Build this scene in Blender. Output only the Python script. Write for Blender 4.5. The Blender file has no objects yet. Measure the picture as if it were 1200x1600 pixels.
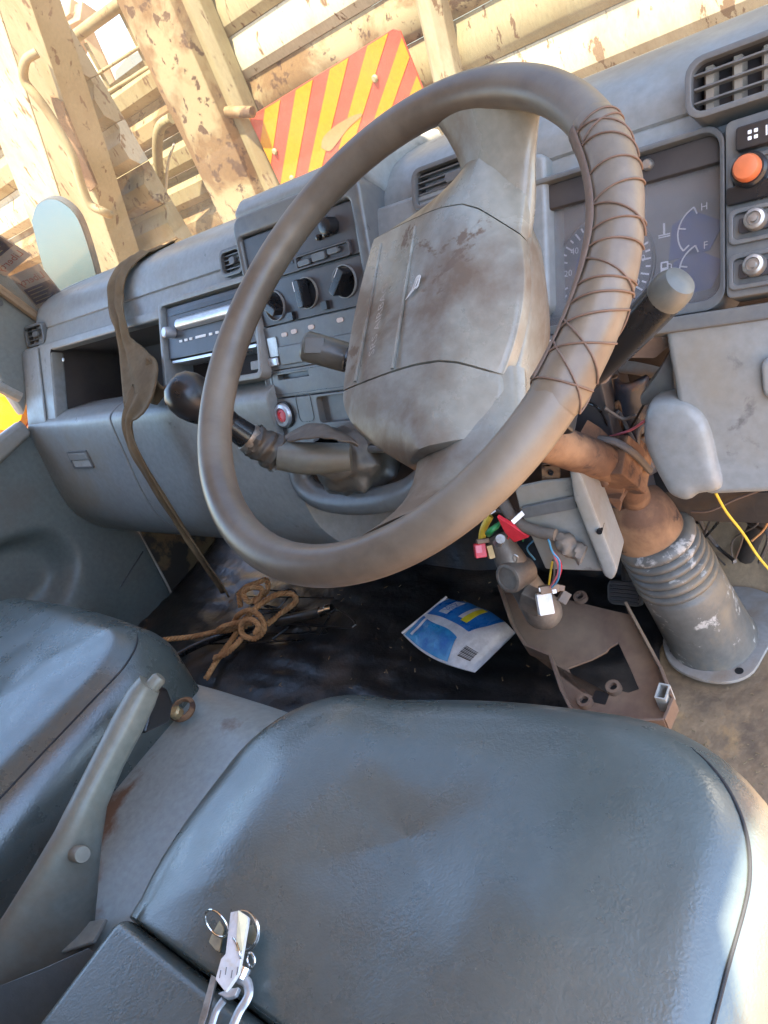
import bpy, bmesh, math, random
from mathutils import Vector as V, Matrix, noise
random.seed(7)
sc = bpy.context.scene
COL = sc.collection
R = math.radians

# ------------------------------------------------------------------ camera
F, CX, CY = 1148.0, 600.0, 800.0
AX = V((0.7418, 0.5213, -0.4220)); AY = V((0.0234, -0.6488, -0.7606)); AZ = V((-0.6703, 0.5543, -0.4934))
CAM = V((0.41, 0.0, 0.92))
cd = bpy.data.cameras.new('camera'); cam = bpy.data.objects.new('camera', cd); COL.objects.link(cam)
cd.sensor_fit = 'VERTICAL'; cd.sensor_height = 36.0; cd.lens = F / 1600 * 36.0
cd.clip_start = 0.02; cd.clip_end = 500
m = Matrix((AX, -AY, -AZ)).transposed().to_4x4(); m.translation = CAM
cam.matrix_world = m
sc.camera = cam

# ------------------------------------------------------------------ light
SUN = V((0.163, -0.36, 0.92)).normalized()          # direction towards the sun
w = bpy.data.worlds.new('World'); sc.world = w; w.use_nodes = True
nt = w.node_tree; nt.nodes.clear()
sky = nt.nodes.new('ShaderNodeTexSky'); sky.sky_type = 'NISHITA'; sky.sun_disc = False
sky.sun_elevation = math.asin(SUN.z); sky.sun_rotation = math.atan2(SUN.x, SUN.y)
sky.dust_density = 1.0
bg = nt.nodes.new('ShaderNodeBackground'); bg.inputs[1].default_value = 0.15
wo = nt.nodes.new('ShaderNodeOutputWorld')
nt.links.new(sky.outputs[0], bg.inputs[0]); nt.links.new(bg.outputs[0], wo.inputs[0])
sl = bpy.data.lights.new('sun', 'SUN'); sl.energy = 4.6; sl.angle = R(0.5); sl.color = (1.0, 0.87, 0.68)
so = bpy.data.objects.new('sun', sl); COL.objects.link(so)
so.rotation_euler = SUN.to_track_quat('Z', 'Y').to_euler(); so.location = (0, 0, 5)
vs = sc.view_settings
vs.view_transform = 'Standard'; vs.look = 'None'; vs.gamma = 1.0; vs.use_curve_mapping = False
vs.exposure = 3.0
sc.render.engine = 'CYCLES'
sc.cycles.use_denoising = True
sc.cycles.max_bounces = 6; sc.cycles.diffuse_bounces = 4; sc.cycles.glossy_bounces = 3; sc.cycles.transparent_max_bounces = 12
sc.cycles.sample_clamp_indirect = 6.0
sc.cycles.caustics_reflective = False; sc.cycles.caustics_refractive = False

# ------------------------------------------------------------------ pixel -> place helpers (coordinates of the 1200x1600 photograph)
def ray(px, py): return AX * ((px - CX) / F) + AY * ((py - CY) / F) + AZ
def at(px, py, X=None, Y=None, Z=None):
    d = ray(px, py)
    if X is not None: t = (X - CAM.x) / d.x
    elif Y is not None: t = (Y - CAM.y) / d.y
    else: t = (Z - CAM.z) / d.z
    return CAM + d * t
def depth(p): return (V(p) - CAM).dot(AZ)

class Pl:
    """a real plane in the cab with its own 2-D coordinates"""
    def __init__(s, p, n, ex=(1, 0, 0)):
        s.p = V(p); s.n = V(n).normalized(); ex = V(ex)
        s.ex = (ex - s.n * ex.dot(s.n)).normalized(); s.ey = s.n.cross(s.ex)
    def hit(s, px, py):
        d = ray(px, py); return CAM + d * ((s.p - CAM).dot(s.n) / d.dot(s.n))
    def uv(s, px, py):
        q = s.hit(px, py) - s.p; return (q.dot(s.ex), q.dot(s.ey))
    def P(s, a, b, h=0.0): return s.p + s.ex * a + s.ey * b + s.n * h
    def off(s, h): return Pl(s.p + s.n * h, s.n, s.ex)
    def rect(s, p1, p2):
        a, b = s.uv(*p1), s.uv(*p2)
        return (min(a[0], b[0]), max(a[0], b[0]), min(a[1], b[1]), max(a[1], b[1]))

def rr(a0, a1, b0, b1, r=0.004, n=4):
    r = max(1e-4, min(r, (a1 - a0) / 2 - 1e-4, (b1 - b0) / 2 - 1e-4)); o = []
    for cx, cy, s in ((a1 - r, b1 - r, 0), (a0 + r, b1 - r, 90), (a0 + r, b0 + r, 180), (a1 - r, b0 + r, 270)):
        for k in range(n + 1):
            t = R(s + 90 * k / n); o.append((cx + r * math.cos(t), cy + r * math.sin(t)))
    return o
def grow(rc, d): return (rc[0] - d, rc[1] + d, rc[2] - d, rc[3] + d)
def circ(c, r, n=24): return [(c[0] + r * math.cos(2 * math.pi * k / n), c[1] + r * math.sin(2 * math.pi * k / n)) for k in range(n)]
def lerp(a, b, t): return a + (b - a) * t
def smooth(pts, k=6):
    """Catmull-Rom through points"""
    pts = [V(p) for p in pts]; o = []
    q = [pts[0] * 2 - pts[1]] + pts + [pts[-1] * 2 - pts[-2]]
    for i in range(1, len(q) - 2):
        a, b, c, d = q[i - 1], q[i], q[i + 1], q[i + 2]
        for j in range(k):
            t = j / k
            o.append(0.5 * ((2 * b) + (c - a) * t + (2 * a - 5 * b + 4 * c - d) * t * t + (3 * b - a - 3 * c + d) * t ** 3))
    o.append(pts[-1]); return o
def smooth1(vals, k=6): return [p.x for p in smooth([V((v, 0, 0)) for v in vals], k)]
def nz(p, s, seed=0): return noise.noise(V(p) * s + V((seed * 7.3, seed * 3.1, seed * 5.7)))

class MB:
    def __init__(s): s.v = []; s.f = []
    def add(s, vs, fs):
        o = len(s.v); s.v += [V(p) for p in vs]; s.f += [tuple(i + o for i in f) for f in fs]; return s
    def prism(s, pts, vec):
        pts = [V(p) for p in pts]; n = len(pts); vec = V(vec)
        return s.add(pts + [p + vec for p in pts], [tuple(range(n))[::-1], tuple(range(n, 2 * n))] + [(i, (i + 1) % n, n + (i + 1) % n, n + i) for i in range(n)])
    def slab(s, pl, poly, h0, h1): return s.prism([pl.P(a, b, h0) for a, b in poly], pl.n * (h1 - h0))
    def ring(s, pl, outer, inner, h0, h1):
        n = len(outer)
        vs = [pl.P(a, b, h0) for a, b in outer] + [pl.P(a, b, h0) for a, b in inner] + [pl.P(a, b, h1) for a, b in outer] + [pl.P(a, b, h1) for a, b in inner]
        fs = []
        for i in range(n):
            j = (i + 1) % n
            fs += [(2 * n + i, 2 * n + j, 3 * n + j, 3 * n + i), (i, n + i, n + j, j), (i, j, 2 * n + j, 2 * n + i), (n + i, 3 * n + i, 3 * n + j, n + j)]
        return s.add(vs, fs)
    def tray(s, pl, poly, h0, h1, t=0.003):
        """open box: walls from h1 (mouth) down to h0, with floor"""
        n = len(poly)
        s.add([pl.P(a, b, h1) for a, b in poly] + [pl.P(a, b, h0) for a, b in poly], [(i, (i + 1) % n, n + (i + 1) % n, n + i) for i in range(n)] + [tuple(range(n, 2 * n))])
        return s
    def box(s, c, size, rot=None):
        c = V(c); hx, hy, hz = [k / 2 for k in size]; rot = rot or Matrix.Identity(3)
        vs = [c + rot @ V((x * hx, y * hy, z * hz)) for x in (-1, 1) for y in (-1, 1) for z in (-1, 1)]
        return s.add(vs, [(0, 1, 3, 2), (4, 6, 7, 5), (0, 4, 5, 1), (2, 3, 7, 6), (0, 2, 6, 4), (1, 5, 7, 3)])
    def tube(s, path, r, n=10, closed=False, flat=1.0, ref=None, cap=True):
        path = [V(p) for p in path]; m_ = len(path)
        rs = r if isinstance(r, (list, tuple)) else [r] * m_
        vs = []; up = V(ref) if ref else None
        for i, p in enumerate(path):
            t = (path[(i + 1) % m_] - path[i - 1]) if closed else (path[min(i + 1, m_ - 1)] - path[max(i - 1, 0)])
            t = t.normalized() if t.length > 1e-9 else V((0, 0, 1))
            if up is None: up = V((0, 0, 1)) if abs(t.z) < 0.9 else V((1, 0, 0))
            a = t.cross(up)
            if a.length < 1e-6: a = t.cross(V((0.3, 1, 0.2)))
            a.normalize(); b = a.cross(t)
            if not ref: up = b
            for k in range(n):
                g = 2 * math.pi * k / n; vs.append(p + (a * math.cos(g) + b * math.sin(g) * flat) * rs[i])
        fs = []
        for i in range(m_ if closed else m_ - 1):
            i2 = (i + 1) % m_
            for k in range(n):
                k2 = (k + 1) % n; fs.append((i * n + k, i * n + k2, i2 * n + k2, i2 * n + k))
        if cap and not closed: fs += [tuple(range(n))[::-1], tuple(range((m_ - 1) * n, m_ * n))]
        return s.add(vs, fs)
    def lathe(s, prof, o, ax, n=28, cap=True):
        o = V(o); ax = V(ax).normalized(); u = ax.orthogonal().normalized(); w_ = ax.cross(u); vs = []; m_ = len(prof)
        for r, h in prof:
            for k in range(n):
                g = 2 * math.pi * k / n; vs.append(o + ax * h + (u * math.cos(g) + w_ * math.sin(g)) * max(r, 1e-5))
        fs = [(i * n + k, i * n + (k + 1) % n, (i + 1) * n + (k + 1) % n, (i + 1) * n + k) for i in range(m_ - 1) for k in range(n)]
        if cap: fs += [tuple(range(n))[::-1], tuple(range((m_ - 1) * n, m_ * n))]
        return s.add(vs, fs)
    def grid(s, fn, nu, nv, cu=False, cv=False):
        vs = [fn(i / (nu if cu else nu - 1), j / (nv if cv else nv - 1)) for i in range(nu) for j in range(nv)]; fs = []
        for i in range(nu if cu else nu - 1):
            for j in range(nv if cv else nv - 1):
                a, b = (i + 1) % nu, (j + 1) % nv; fs.append((i * nv + j, a * nv + j, a * nv + b, i * nv + b))
        return s.add(vs, fs)
    def loft(s, rings, cap=True):
        n = len(rings[0]); vs = [p for r_ in rings for p in r_]
        fs = [(i * n + k, i * n + (k + 1) % n, (i + 1) * n + (k + 1) % n, (i + 1) * n + k) for i in range(len(rings) - 1) for k in range(n)]
        if cap: fs += [tuple(range(n))[::-1], tuple(range((len(rings) - 1) * n, len(rings) * n))]
        return s.add(vs, fs)
    def build(s, name, mat, parent=None, bevel=0, seg=2, ang=38, solid=0, sub=0, fix=True):
        org = V(parent['_o']) if parent is not None and '_o' in parent else V((0, 0, 0))
        me = bpy.data.meshes.new(name); me.from_pydata([tuple(p - org) for p in s.v], [], s.f)
        bm = bmesh.new(); bm.from_mesh(me)
        if fix: bmesh.ops.recalc_face_normals(bm, faces=bm.faces)
        if bevel:
            ed = [e for e in bm.edges if len(e.link_faces) == 2 and e.calc_face_angle(0) > R(28)]
            if ed: bmesh.ops.bevel(bm, geom=ed, offset=bevel, segments=seg, affect='EDGES', clamp_overlap=True, profile=0.5)
        bm.to_mesh(me); bm.free()
        for p in me.polygons: p.use_smooth = True
        me.set_sharp_from_angle(angle=R(ang))
        me.materials.append(mat)
        o = bpy.data.objects.new(name, me); COL.objects.link(o)
        if parent is not None: o.parent = parent
        o['_o'] = tuple(org)
        if bevel:
            md = o.modifiers.new('crisp', 'WEIGHTED_NORMAL'); md.keep_sharp = True; md.weight = 80
        if solid:
            md = o.modifiers.new('thick', 'SOLIDIFY'); md.thickness = solid; md.offset = 0
        if sub:
            md = o.modifiers.new('sub', 'SUBSURF'); md.levels = sub; md.render_levels = sub
        return o

def thing(name, label, cat, loc, group=None):
    o = bpy.data.objects.new(name, None); o.empty_display_size = 0.05; COL.objects.link(o); o.location = loc
    o['label'] = label; o['category'] = cat; o['_o'] = tuple(loc)
    if group: o['group'] = group
    return o
def tag(o, label, cat, group=None):
    o['label'] = label; o['category'] = cat
    if group: o['group'] = group
    return o
def struct(o): o['kind'] = 'structure'; return o

def text_mb(mb, s, pl, c, size, h=0.0, rot=0.0, mirror=False, ext=0.0004, align='CENTER', sx=1.0):
    cu = bpy.data.curves.new('t', 'FONT'); cu.body = s; cu.size = size; cu.align_x = align; cu.align_y = 'CENTER'; cu.resolution_u = 2
    ob = bpy.data.objects.new('t', cu); COL.objects.link(ob)
    me = bpy.data.meshes.new_from_object(ob.evaluated_get(bpy.context.evaluated_depsgraph_get()))
    cr, sr = math.cos(rot), math.sin(rot); vs = []
    for q in me.vertices:
        x, y = q.co.x * sx, q.co.y
        if mirror: x = -x
        vs.append(pl.P(c[0] + x * cr - y * sr, c[1] + x * sr + y * cr, h + ext))
    mb.add(vs, [tuple(p.vertices) for p in me.polygons])
    bpy.data.objects.remove(ob); bpy.data.curves.remove(cu); bpy.data.meshes.remove(me)
    return mb

# ------------------------------------------------------------------ materials
def mat(name, c1, rough=0.5, c2=None, s2=6.0, t2=(0.45, 0.75), c3=None, s3=14.0, t3=(0.60, 0.64), metal=0.0, var=0.12, bump=None, bump2=None,
        spec=0.5, r2=None, r3=None, m3=None, stretch=None, coat=0.0, vor=None, d2=7):
    """worn surface: base c1, soft soiling c2, sharp chips c3, fine value noise, bump; all in object space"""
    M = bpy.data.materials.new(name); M.use_nodes = True; n = M.node_tree.nodes; L = M.node_tree.links; n.clear()
    out = n.new('ShaderNodeOutputMaterial'); b = n.new('ShaderNodeBsdfPrincipled'); L.new(b.outputs[0], out.inputs[0])
    tc = n.new('ShaderNodeTexCoord'); mp = n.new('ShaderNodeMapping'); L.new(tc.outputs['Object'], mp.inputs[0])
    if stretch: mp.inputs['Scale'].default_value = stretch
    def nse(scale, detail=5, rgh=0.6, off=0.0, dist=0.0):
        q = n.new('ShaderNodeTexNoise'); q.inputs['Scale'].default_value = scale; q.inputs['Detail'].default_value = detail
        q.inputs['Roughness'].default_value = rgh; q.inputs['Distortion'].default_value = dist
        ad = n.new('ShaderNodeVectorMath'); ad.inputs[1].default_value = (off, off * 1.7, -off); L.new(mp.outputs[0], ad.inputs[0]); L.new(ad.outputs[0], q.inputs['Vector'])
        return q.outputs[0]
    def rng(x, a, c, lo=0.0, hi=1.0):
        q = n.new('ShaderNodeMapRange'); q.inputs[1].default_value = a; q.inputs[2].default_value = c; q.inputs[3].default_value = lo; q.inputs[4].default_value = hi
        L.new(x, q.inputs[0]); return q.outputs[0]
    def mix(f, a, c):
        q = n.new('ShaderNodeMix'); q.data_type = 'RGBA'
        L.new(f, q.inputs[0])
        for k, v in ((6, a), (7, c)):
            if isinstance(v, tuple): q.inputs[k].default_value = (*v, 1)
            else: L.new(v, q.inputs[k])
        return q.outputs[2]
    def mixf(f, a, c):
        q = n.new('ShaderNodeMix'); q.data_type = 'FLOAT'; L.new(f, q.inputs[0])
        for k, v in ((2, a), (3, c)):
            if isinstance(v, (int, float)): q.inputs[k].default_value = v
            else: L.new(v, q.inputs[k])
        return q.outputs[0]
    fine = nse(90, 4, 0.6, 3.3)
    lo = tuple(x * (1 - var) for x in c1); hi = tuple(min(1, x * (1 + var)) for x in c1)
    col = mix(rng(fine, 0.3, 0.7), lo, hi)
    rg = rng(nse(18, 5, 0.6, 9.1), 0.3, 0.7, max(0.02, rough - 0.07), min(1, rough + 0.07))
    if c2:
        f2 = rng(nse(s2, d2, 0.62 if d2 > 3 else 0.4, 1.1, 0.3 if d2 > 3 else 0.0), *t2); col = mix(f2, col, c2); rg = mixf(f2, rg, r2 if r2 is not None else min(1, rough + 0.25))
    mt = None
    if c3:
        f3 = rng(nse(s3, 8, 0.65, 5.5, 0.2), *t3); col = mix(f3, col, c3); rg = mixf(f3, rg, r3 if r3 is not None else 0.85)
        if m3 is not None: mt = mixf(f3, metal, m3)
    L.new(col, b.inputs['Base Color']); L.new(rg, b.inputs['Roughness'])
    b.inputs['Metallic'].default_value = metal
    if mt: L.new(mt, b.inputs['Metallic'])
    b.inputs['Specular IOR Level'].default_value = spec
    if coat: b.inputs['Coat Weight'].default_value = coat; b.inputs['Coat Roughness'].default_value = 0.12
    prev = None
    def addb(hgt, st, dist):
        nonlocal prev
        q = n.new('ShaderNodeBump'); q.inputs['Strength'].default_value = st; q.inputs['Distance'].default_value = dist; L.new(hgt, q.inputs['Height'])
        if prev: L.new(prev, q.inputs['Normal'])
        prev = q.outputs[0]
    if vor:
        q = n.new('ShaderNodeTexVoronoi'); q.inputs['Scale'].default_value = vor[0]; q.feature = 'SMOOTH_F1'; q.inputs['Smoothness'].default_value = 0.4
        wv = nse(vor[0] * 0.35, 3, 0.5, 2.2); ad = n.new('ShaderNodeVectorMath'); ad.operation = 'MULTIPLY_ADD'
        L.new(mp.outputs[0], ad.inputs[2]); ad.inputs[1].default_value = (0.012, 0.012, 0.012)
        cb = n.new('ShaderNodeCombineXYZ'); [L.new(wv, cb.inputs[i]) for i in range(3)]; L.new(cb.outputs[0], ad.inputs[0]); L.new(ad.outputs[0], q.inputs['Vector'])
        addb(q.outputs['Distance'], vor[1], vor[2])
    if bump: addb(nse(bump[0], 2 if bump[0] < 30 else 5, 0.5, 7.7), bump[1], bump[2])
    if bump2: addb(nse(bump2[0], 3, 0.5, 4.2), bump2[1], bump2[2])
    if c3 and not bump: addb(f3, 0.25, -0.001)
    if prev: L.new(prev, b.inputs['Normal'])
    return M
def glassm(name, tint=(0.9, 0.95, 0.95), dust=0.06, dcol=(0.6, 0.55, 0.45), rough=0.03):
    M = bpy.data.materials.new(name); M.use_nodes = True; n = M.node_tree.nodes; L = M.node_tree.links; n.clear()
    out = n.new('ShaderNodeOutputMaterial'); tr = n.new('ShaderNodeBsdfTransparent'); tr.inputs[0].default_value = (*tint, 1)
    gl = n.new('ShaderNodeBsdfGlossy'); gl.inputs['Roughness'].default_value = rough
    lw = n.new('ShaderNodeLayerWeight'); lw.inputs[0].default_value = 0.5
    pw_ = n.new('ShaderNodeMath'); pw_.operation = 'POWER'; pw_.inputs[1].default_value = 5.0; L.new(lw.outputs['Facing'], pw_.inputs[0])
    fr = n.new('ShaderNodeMath'); fr.operation = 'MULTIPLY_ADD'; fr.inputs[1].default_value = 0.9; fr.inputs[2].default_value = 0.04; L.new(pw_.outputs[0], fr.inputs[0])
    mx = n.new('ShaderNodeMixShader'); L.new(fr.outputs[0], mx.inputs[0]); L.new(tr.outputs[0], mx.inputs[1]); L.new(gl.outputs[0], mx.inputs[2])
    df = n.new('ShaderNodeBsdfDiffuse'); df.inputs[0].default_value = (*dcol, 1)
    tl = n.new('ShaderNodeBsdfTranslucent'); tl.inputs[0].default_value = (*dcol, 1)
    dm = n.new('ShaderNodeMixShader'); L.new(df.outputs[0], dm.inputs[1]); L.new(tl.outputs[0], dm.inputs[2])
    no = n.new('ShaderNodeTexNoise'); no.inputs['Scale'].default_value = 7; no.inputs['Detail'].default_value = 8
    tc = n.new('ShaderNodeTexCoord'); L.new(tc.outputs['Object'], no.inputs[0])
    mr = n.new('ShaderNodeMapRange'); mr.inputs[1].default_value = 0.35; mr.inputs[2].default_value = 0.75; mr.inputs[3].default_value = dust * 0.4; mr.inputs[4].default_value = dust * 1.8
    L.new(no.outputs[0], mr.inputs[0])
    m2 = n.new('ShaderNodeMixShader'); L.new(mr.outputs[0], m2.inputs[0]); L.new(mx.outputs[0], m2.inputs[1]); L.new(dm.outputs[0], m2.inputs[2])
    L.new(m2.outputs[0], out.inputs[0]); return M

DUST = (0.225, 0.19, 0.135)
PLA = mat('grey_dash_plastic', (0.222, 0.232, 0.230), 0.34, DUST, 5, (0.5, 0.8), (0.12, 0.115, 0.11), 16, (0.645, 0.72), r3=0.5, bump=(420, 0.12, 0.0006), spec=0.45)
PLB = mat('mid_grey_plastic', (0.108, 0.110, 0.109), 0.34, DUST, 7, (0.5, 0.85), bump=(420, 0.12, 0.0006))
PLD = mat('charcoal_plastic', (0.038, 0.037, 0.041), 0.32, (0.10, 0.08, 0.07), 6, (0.45, 0.8), bump=(420, 0.1, 0.0005))
BLK = mat('black_plastic', (0.012, 0.012, 0.013), 0.28, (0.05, 0.04, 0.035), 9, (0.5, 0.85))
CAV = mat('dark_cavity', (0.035, 0.028, 0.026), 0.7, (0.07, 0.055, 0.045), 7, (0.4, 0.7))
DUS = mat('dusty_shelf_plastic', (0.22, 0.17, 0.13), 0.75, (0.30, 0.25, 0.19), 20, (0.4, 0.7))
SIL = mat('silver_paint', (0.55, 0.57, 0.60), 0.3, (0.35, 0.33, 0.3), 12, (0.5, 0.8), metal=0.6)
MET = mat('bare_metal', (0.42, 0.40, 0.37), 0.4, (0.24, 0.20, 0.16), 40, (0.42, 0.65), metal=0.9)
CHR = mat('bright_steel', (0.8, 0.78, 0.75), 0.18, metal=1.0)
WHT = mat('white_plastic', (0.80, 0.77, 0.72), 0.45, (0.6, 0.5, 0.4), 20, (0.55, 0.8))
PRT = mat('white_print', (0.85, 0.85, 0.85), 0.6)
DDL = mat('dial_black', (0.095, 0.105, 0.115), 0.5, (0.175, 0.17, 0.16), 14, (0.35, 0.7))
DBL = mat('dial_blue', (0.045, 0.065, 0.17), 0.5, (0.10, 0.11, 0.16), 20, (0.4, 0.7))
WHL = mat('worn_steering_rim', (0.104, 0.083, 0.063), 0.36, (0.18, 0.152, 0.115), 6, (0.45, 0.7), bump=(600, 0.12, 0.0006), r2=0.5)
HUB = mat('worn_hub_plastic', (0.235, 0.238, 0.205), 0.25, (0.125, 0.088, 0.058), 8, (0.40, 0.60), (0.13, 0.095, 0.07), 11, (0.60, 0.625), bump=(380, 0.15, 0.0006), r2=0.5)
WRP = mat('rim_wrap_cover', (0.138, 0.108, 0.076), 0.38, (0.085, 0.060, 0.042), 9, (0.45, 0.75), bump=(300, 0.15, 0.0006))
CRD = mat('brown_lacing_cord', (0.115, 0.07, 0.048), 0.7, bump=(700, 0.4, 0.0006))
SEA = mat('seat_vinyl', (0.074, 0.090, 0.084), 0.28, (0.096, 0.112, 0.104), 2.2, (0.35, 1.0), vor=(330, 0.20, 0.0008), bump=(9, 0.05, 0.006), r2=0.33, spec=1.0, d2=1, var=0.08)
SEB = mat('seat_vinyl_side', (0.15, 0.165, 0.165), 0.42, (0.20, 0.17, 0.14), 4, (0.45, 0.85), vor=(300, 0.25, 0.001), spec=0.5, var=0.08)
STI = mat('seam_thread', (0.02, 0.022, 0.025), 0.7)
LEV = mat('lever_plastic', (0.20, 0.20, 0.168), 0.34, (0.20, 0.145, 0.095), 6, (0.48, 0.72), bump=(300, 0.1, 0.0005))
RUS = mat('rusty_steel', (0.115, 0.058, 0.033), 0.75, (0.29, 0.165, 0.088), 8, (0.44, 0.60), (0.055, 0.032, 0.024), 24, (0.55, 0.62), bump=(90, 0.6, 0.0016), spec=0.35)
RSB = mat('brown_shroud_plastic', (0.155, 0.098, 0.068), 0.5, (0.27, 0.185, 0.115), 10, (0.42, 0.7), (0.11, 0.11, 0.12), 9, (0.66, 0.72), bump=(240, 0.15, 0.0006))
BOO = mat('rubber_boot', (0.100, 0.100, 0.094), 0.45, (0.20, 0.16, 0.11), 7, (0.46, 0.62), (0.37, 0.355, 0.33), 30, (0.585, 0.64), bump=(50, 0.5, 0.002))
FLG = mat('flange_metal', (0.30, 0.285, 0.265), 0.5, (0.24, 0.18, 0.13), 12, (0.45, 0.7), bump=(120, 0.2, 0.0008))
MATB = mat('black_rubber_mat', (0.013, 0.013, 0.014), 0.36, (0.085, 0.060, 0.042), 5, (0.52, 0.72), (0.15, 0.105, 0.07), 26, (0.66, 0.70), bump=(60, 0.5, 0.003), bump2=(16, 0.35, 0.006), r2=0.75)
FLO = mat('dirty_cab_floor', (0.26, 0.175, 0.10), 0.8, (0.10, 0.07, 0.048), 9, (0.45, 0.68), (0.36, 0.22, 0.10), 13, (0.56, 0.68), bump=(45, 0.6, 0.005), bump2=(160, 0.4, 0.0015))
FIR = mat('firewall_grime', (0.030, 0.024, 0.021), 0.75, (0.09, 0.055, 0.03), 7, (0.5, 0.75), bump=(30, 0.5, 0.006))
CLO = mat('brown_strap_cloth', (0.165, 0.115, 0.066), 0.85, (0.10, 0.066, 0.038), 10, (0.4, 0.7), bump=(900, 0.4, 0.0005), spec=0.2)
ROP = mat('orange_sisal_rope', (0.50, 0.27, 0.12), 0.85, (0.30, 0.14, 0.06), 30, (0.4, 0.7), bump=(900, 0.5, 0.0006), spec=0.2)
LEA = mat('gaiter_leather', (0.060, 0.054, 0.046), 0.42, (0.17, 0.135, 0.10), 9, (0.42, 0.68), bump=(60, 0.35, 0.003), r2=0.6)
TUN = mat('engine_cover_paint', (0.30, 0.325, 0.305), 0.34, (0.17, 0.095, 0.055), 5.5, (0.555, 0.65), (0.06, 0.04, 0.03), 11, (0.70, 0.74), bump=(160, 0.15, 0.001), r2=0.7)
DOO = mat('door_card_plastic', (0.105, 0.125, 0.122), 0.42, (0.10, 0.085, 0.07), 4, (0.5, 0.8), bump=(300, 0.15, 0.0007))
TRI = mat('pale_trim', (0.36, 0.35, 0.32), 0.5, (0.3, 0.24, 0.17), 10, (0.45, 0.7))
PIL = mat('pillar_trim', (0.17, 0.18, 0.165), 0.5, (0.2, 0.18, 0.15), 6, (0.45, 0.8))
ROO = mat('headliner', (0.66, 0.63, 0.56), 0.9)
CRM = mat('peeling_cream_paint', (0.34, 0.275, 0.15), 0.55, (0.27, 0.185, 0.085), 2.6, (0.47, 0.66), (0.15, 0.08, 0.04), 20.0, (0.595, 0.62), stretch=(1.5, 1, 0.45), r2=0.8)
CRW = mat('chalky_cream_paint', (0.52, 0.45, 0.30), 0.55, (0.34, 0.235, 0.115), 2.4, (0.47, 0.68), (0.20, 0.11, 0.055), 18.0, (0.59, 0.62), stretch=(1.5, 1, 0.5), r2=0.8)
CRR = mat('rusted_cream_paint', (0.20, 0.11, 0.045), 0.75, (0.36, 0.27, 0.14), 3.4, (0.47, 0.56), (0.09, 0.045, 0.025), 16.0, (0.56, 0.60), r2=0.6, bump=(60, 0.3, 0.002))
GRD = mat('red_dirt_ground', (0.32, 0.19, 0.10), 0.95, (0.30, 0.17, 0.09), 0.8, (0.4, 0.7), bump=(6, 0.4, 0.02))
SGR = mat('sign_red', (0.60, 0.075, 0.045), 0.4, (0.36, 0.10, 0.05), 6, (0.55, 0.8))
SGY = mat('sign_yellow', (0.66, 0.25, 0.0), 0.4, (0.42, 0.22, 0.03), 6, (0.6, 0.8))
SGB = mat('sign_scuff', (0.42, 0.22, 0.09), 0.8)
ORA = mat('orange_plastic', (0.52, 0.13, 0.045), 0.45, (0.55, 0.2, 0.09), 30, (0.5, 0.8))
REDP = mat('red_plastic', (0.66, 0.035, 0.05), 0.35)
GRN = mat('green_plastic', (0.03, 0.22, 0.06), 0.4)
YEL = mat('yellow_wire', (0.62, 0.42, 0.04), 0.45)
BLU = mat('blue_wire', (0.06, 0.22, 0.36), 0.45)
PNK = mat('pink_wire', (0.62, 0.16, 0.20), 0.45)
GRW = mat('grey_cable', (0.10, 0.09, 0.085), 0.5)
TAP = mat('taped_harness', (0.12, 0.095, 0.075), 0.6, (0.22, 0.16, 0.11), 25, (0.45, 0.7), bump=(120, 0.5, 0.002))
PKB = mat('packet_blue', (0.015, 0.13, 0.42), 0.28, (0.02, 0.20, 0.50), 25, (0.5, 0.7), bump=(45, 0.4, 0.004))
PKL = mat('packet_light_blue', (0.03, 0.24, 0.48), 0.28, (0.015, 0.13, 0.42), 20, (0.45, 0.6), bump=(60, 0.6, 0.004))
PKW = mat('packet_white', (0.62, 0.64, 0.66), 0.3, (0.45, 0.46, 0.47), 25, (0.5, 0.7), bump=(45, 0.4, 0.004))
PKY = mat('packet_yellow', (0.70, 0.60, 0.03), 0.35)
def paper(name, c):
    M = bpy.data.materials.new(name); M.use_nodes = True; n = M.node_tree.nodes; L = M.node_tree.links; n.clear()
    o = n.new('ShaderNodeOutputMaterial'); a = n.new('ShaderNodeBsdfDiffuse'); b = n.new('ShaderNodeBsdfTranslucent'); x = n.new('ShaderNodeMixShader'); x.inputs[0].default_value = 0.5
    ns = n.new('ShaderNodeTexNoise'); ns.inputs['Scale'].default_value = 60; cr_ = n.new('ShaderNodeMix'); cr_.data_type = 'RGBA'
    cr_.inputs[6].default_value = (*[k * 0.8 for k in c], 1); cr_.inputs[7].default_value = (*c, 1); L.new(ns.outputs[0], cr_.inputs[0])
    L.new(cr_.outputs[2], a.inputs[0]); L.new(cr_.outputs[2], b.inputs[0]); L.new(a.outputs[0], x.inputs[1]); L.new(b.outputs[0], x.inputs[2]); L.new(x.outputs[0], o.inputs[0]); return M
STW = paper('sticker_paper', (0.62, 0.55, 0.52))
STB = paper('sticker_navy', (0.06, 0.065, 0.26))
STR = mat('sticker_red_ink', (0.45, 0.08, 0.06), 0.6)
LEN = mat('pale_blue_plastic', (0.62, 0.78, 0.86), 0.12)  # pale tone carries a reflection on the switch; also the clear cassette case
PINKL = mat('indicator_lens', (0.62, 0.50, 0.44), 0.4)
GLA = glassm('windscreen_glass', (0.45, 0.49, 0.49), 0.12, (0.80, 0.66, 0.44))
GLS = glassm('side_glass', (0.9, 0.94, 0.93), 0.05, (0.75, 0.66, 0.50))
GLC = glassm('cluster_lens', (0.97, 0.97, 0.97), 0.24, (0.55, 0.52, 0.52), 0.10)
MIR = mat('mirror_silver', (0.17, 0.22, 0.26), 0.06, metal=1.0, var=0.0)

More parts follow.
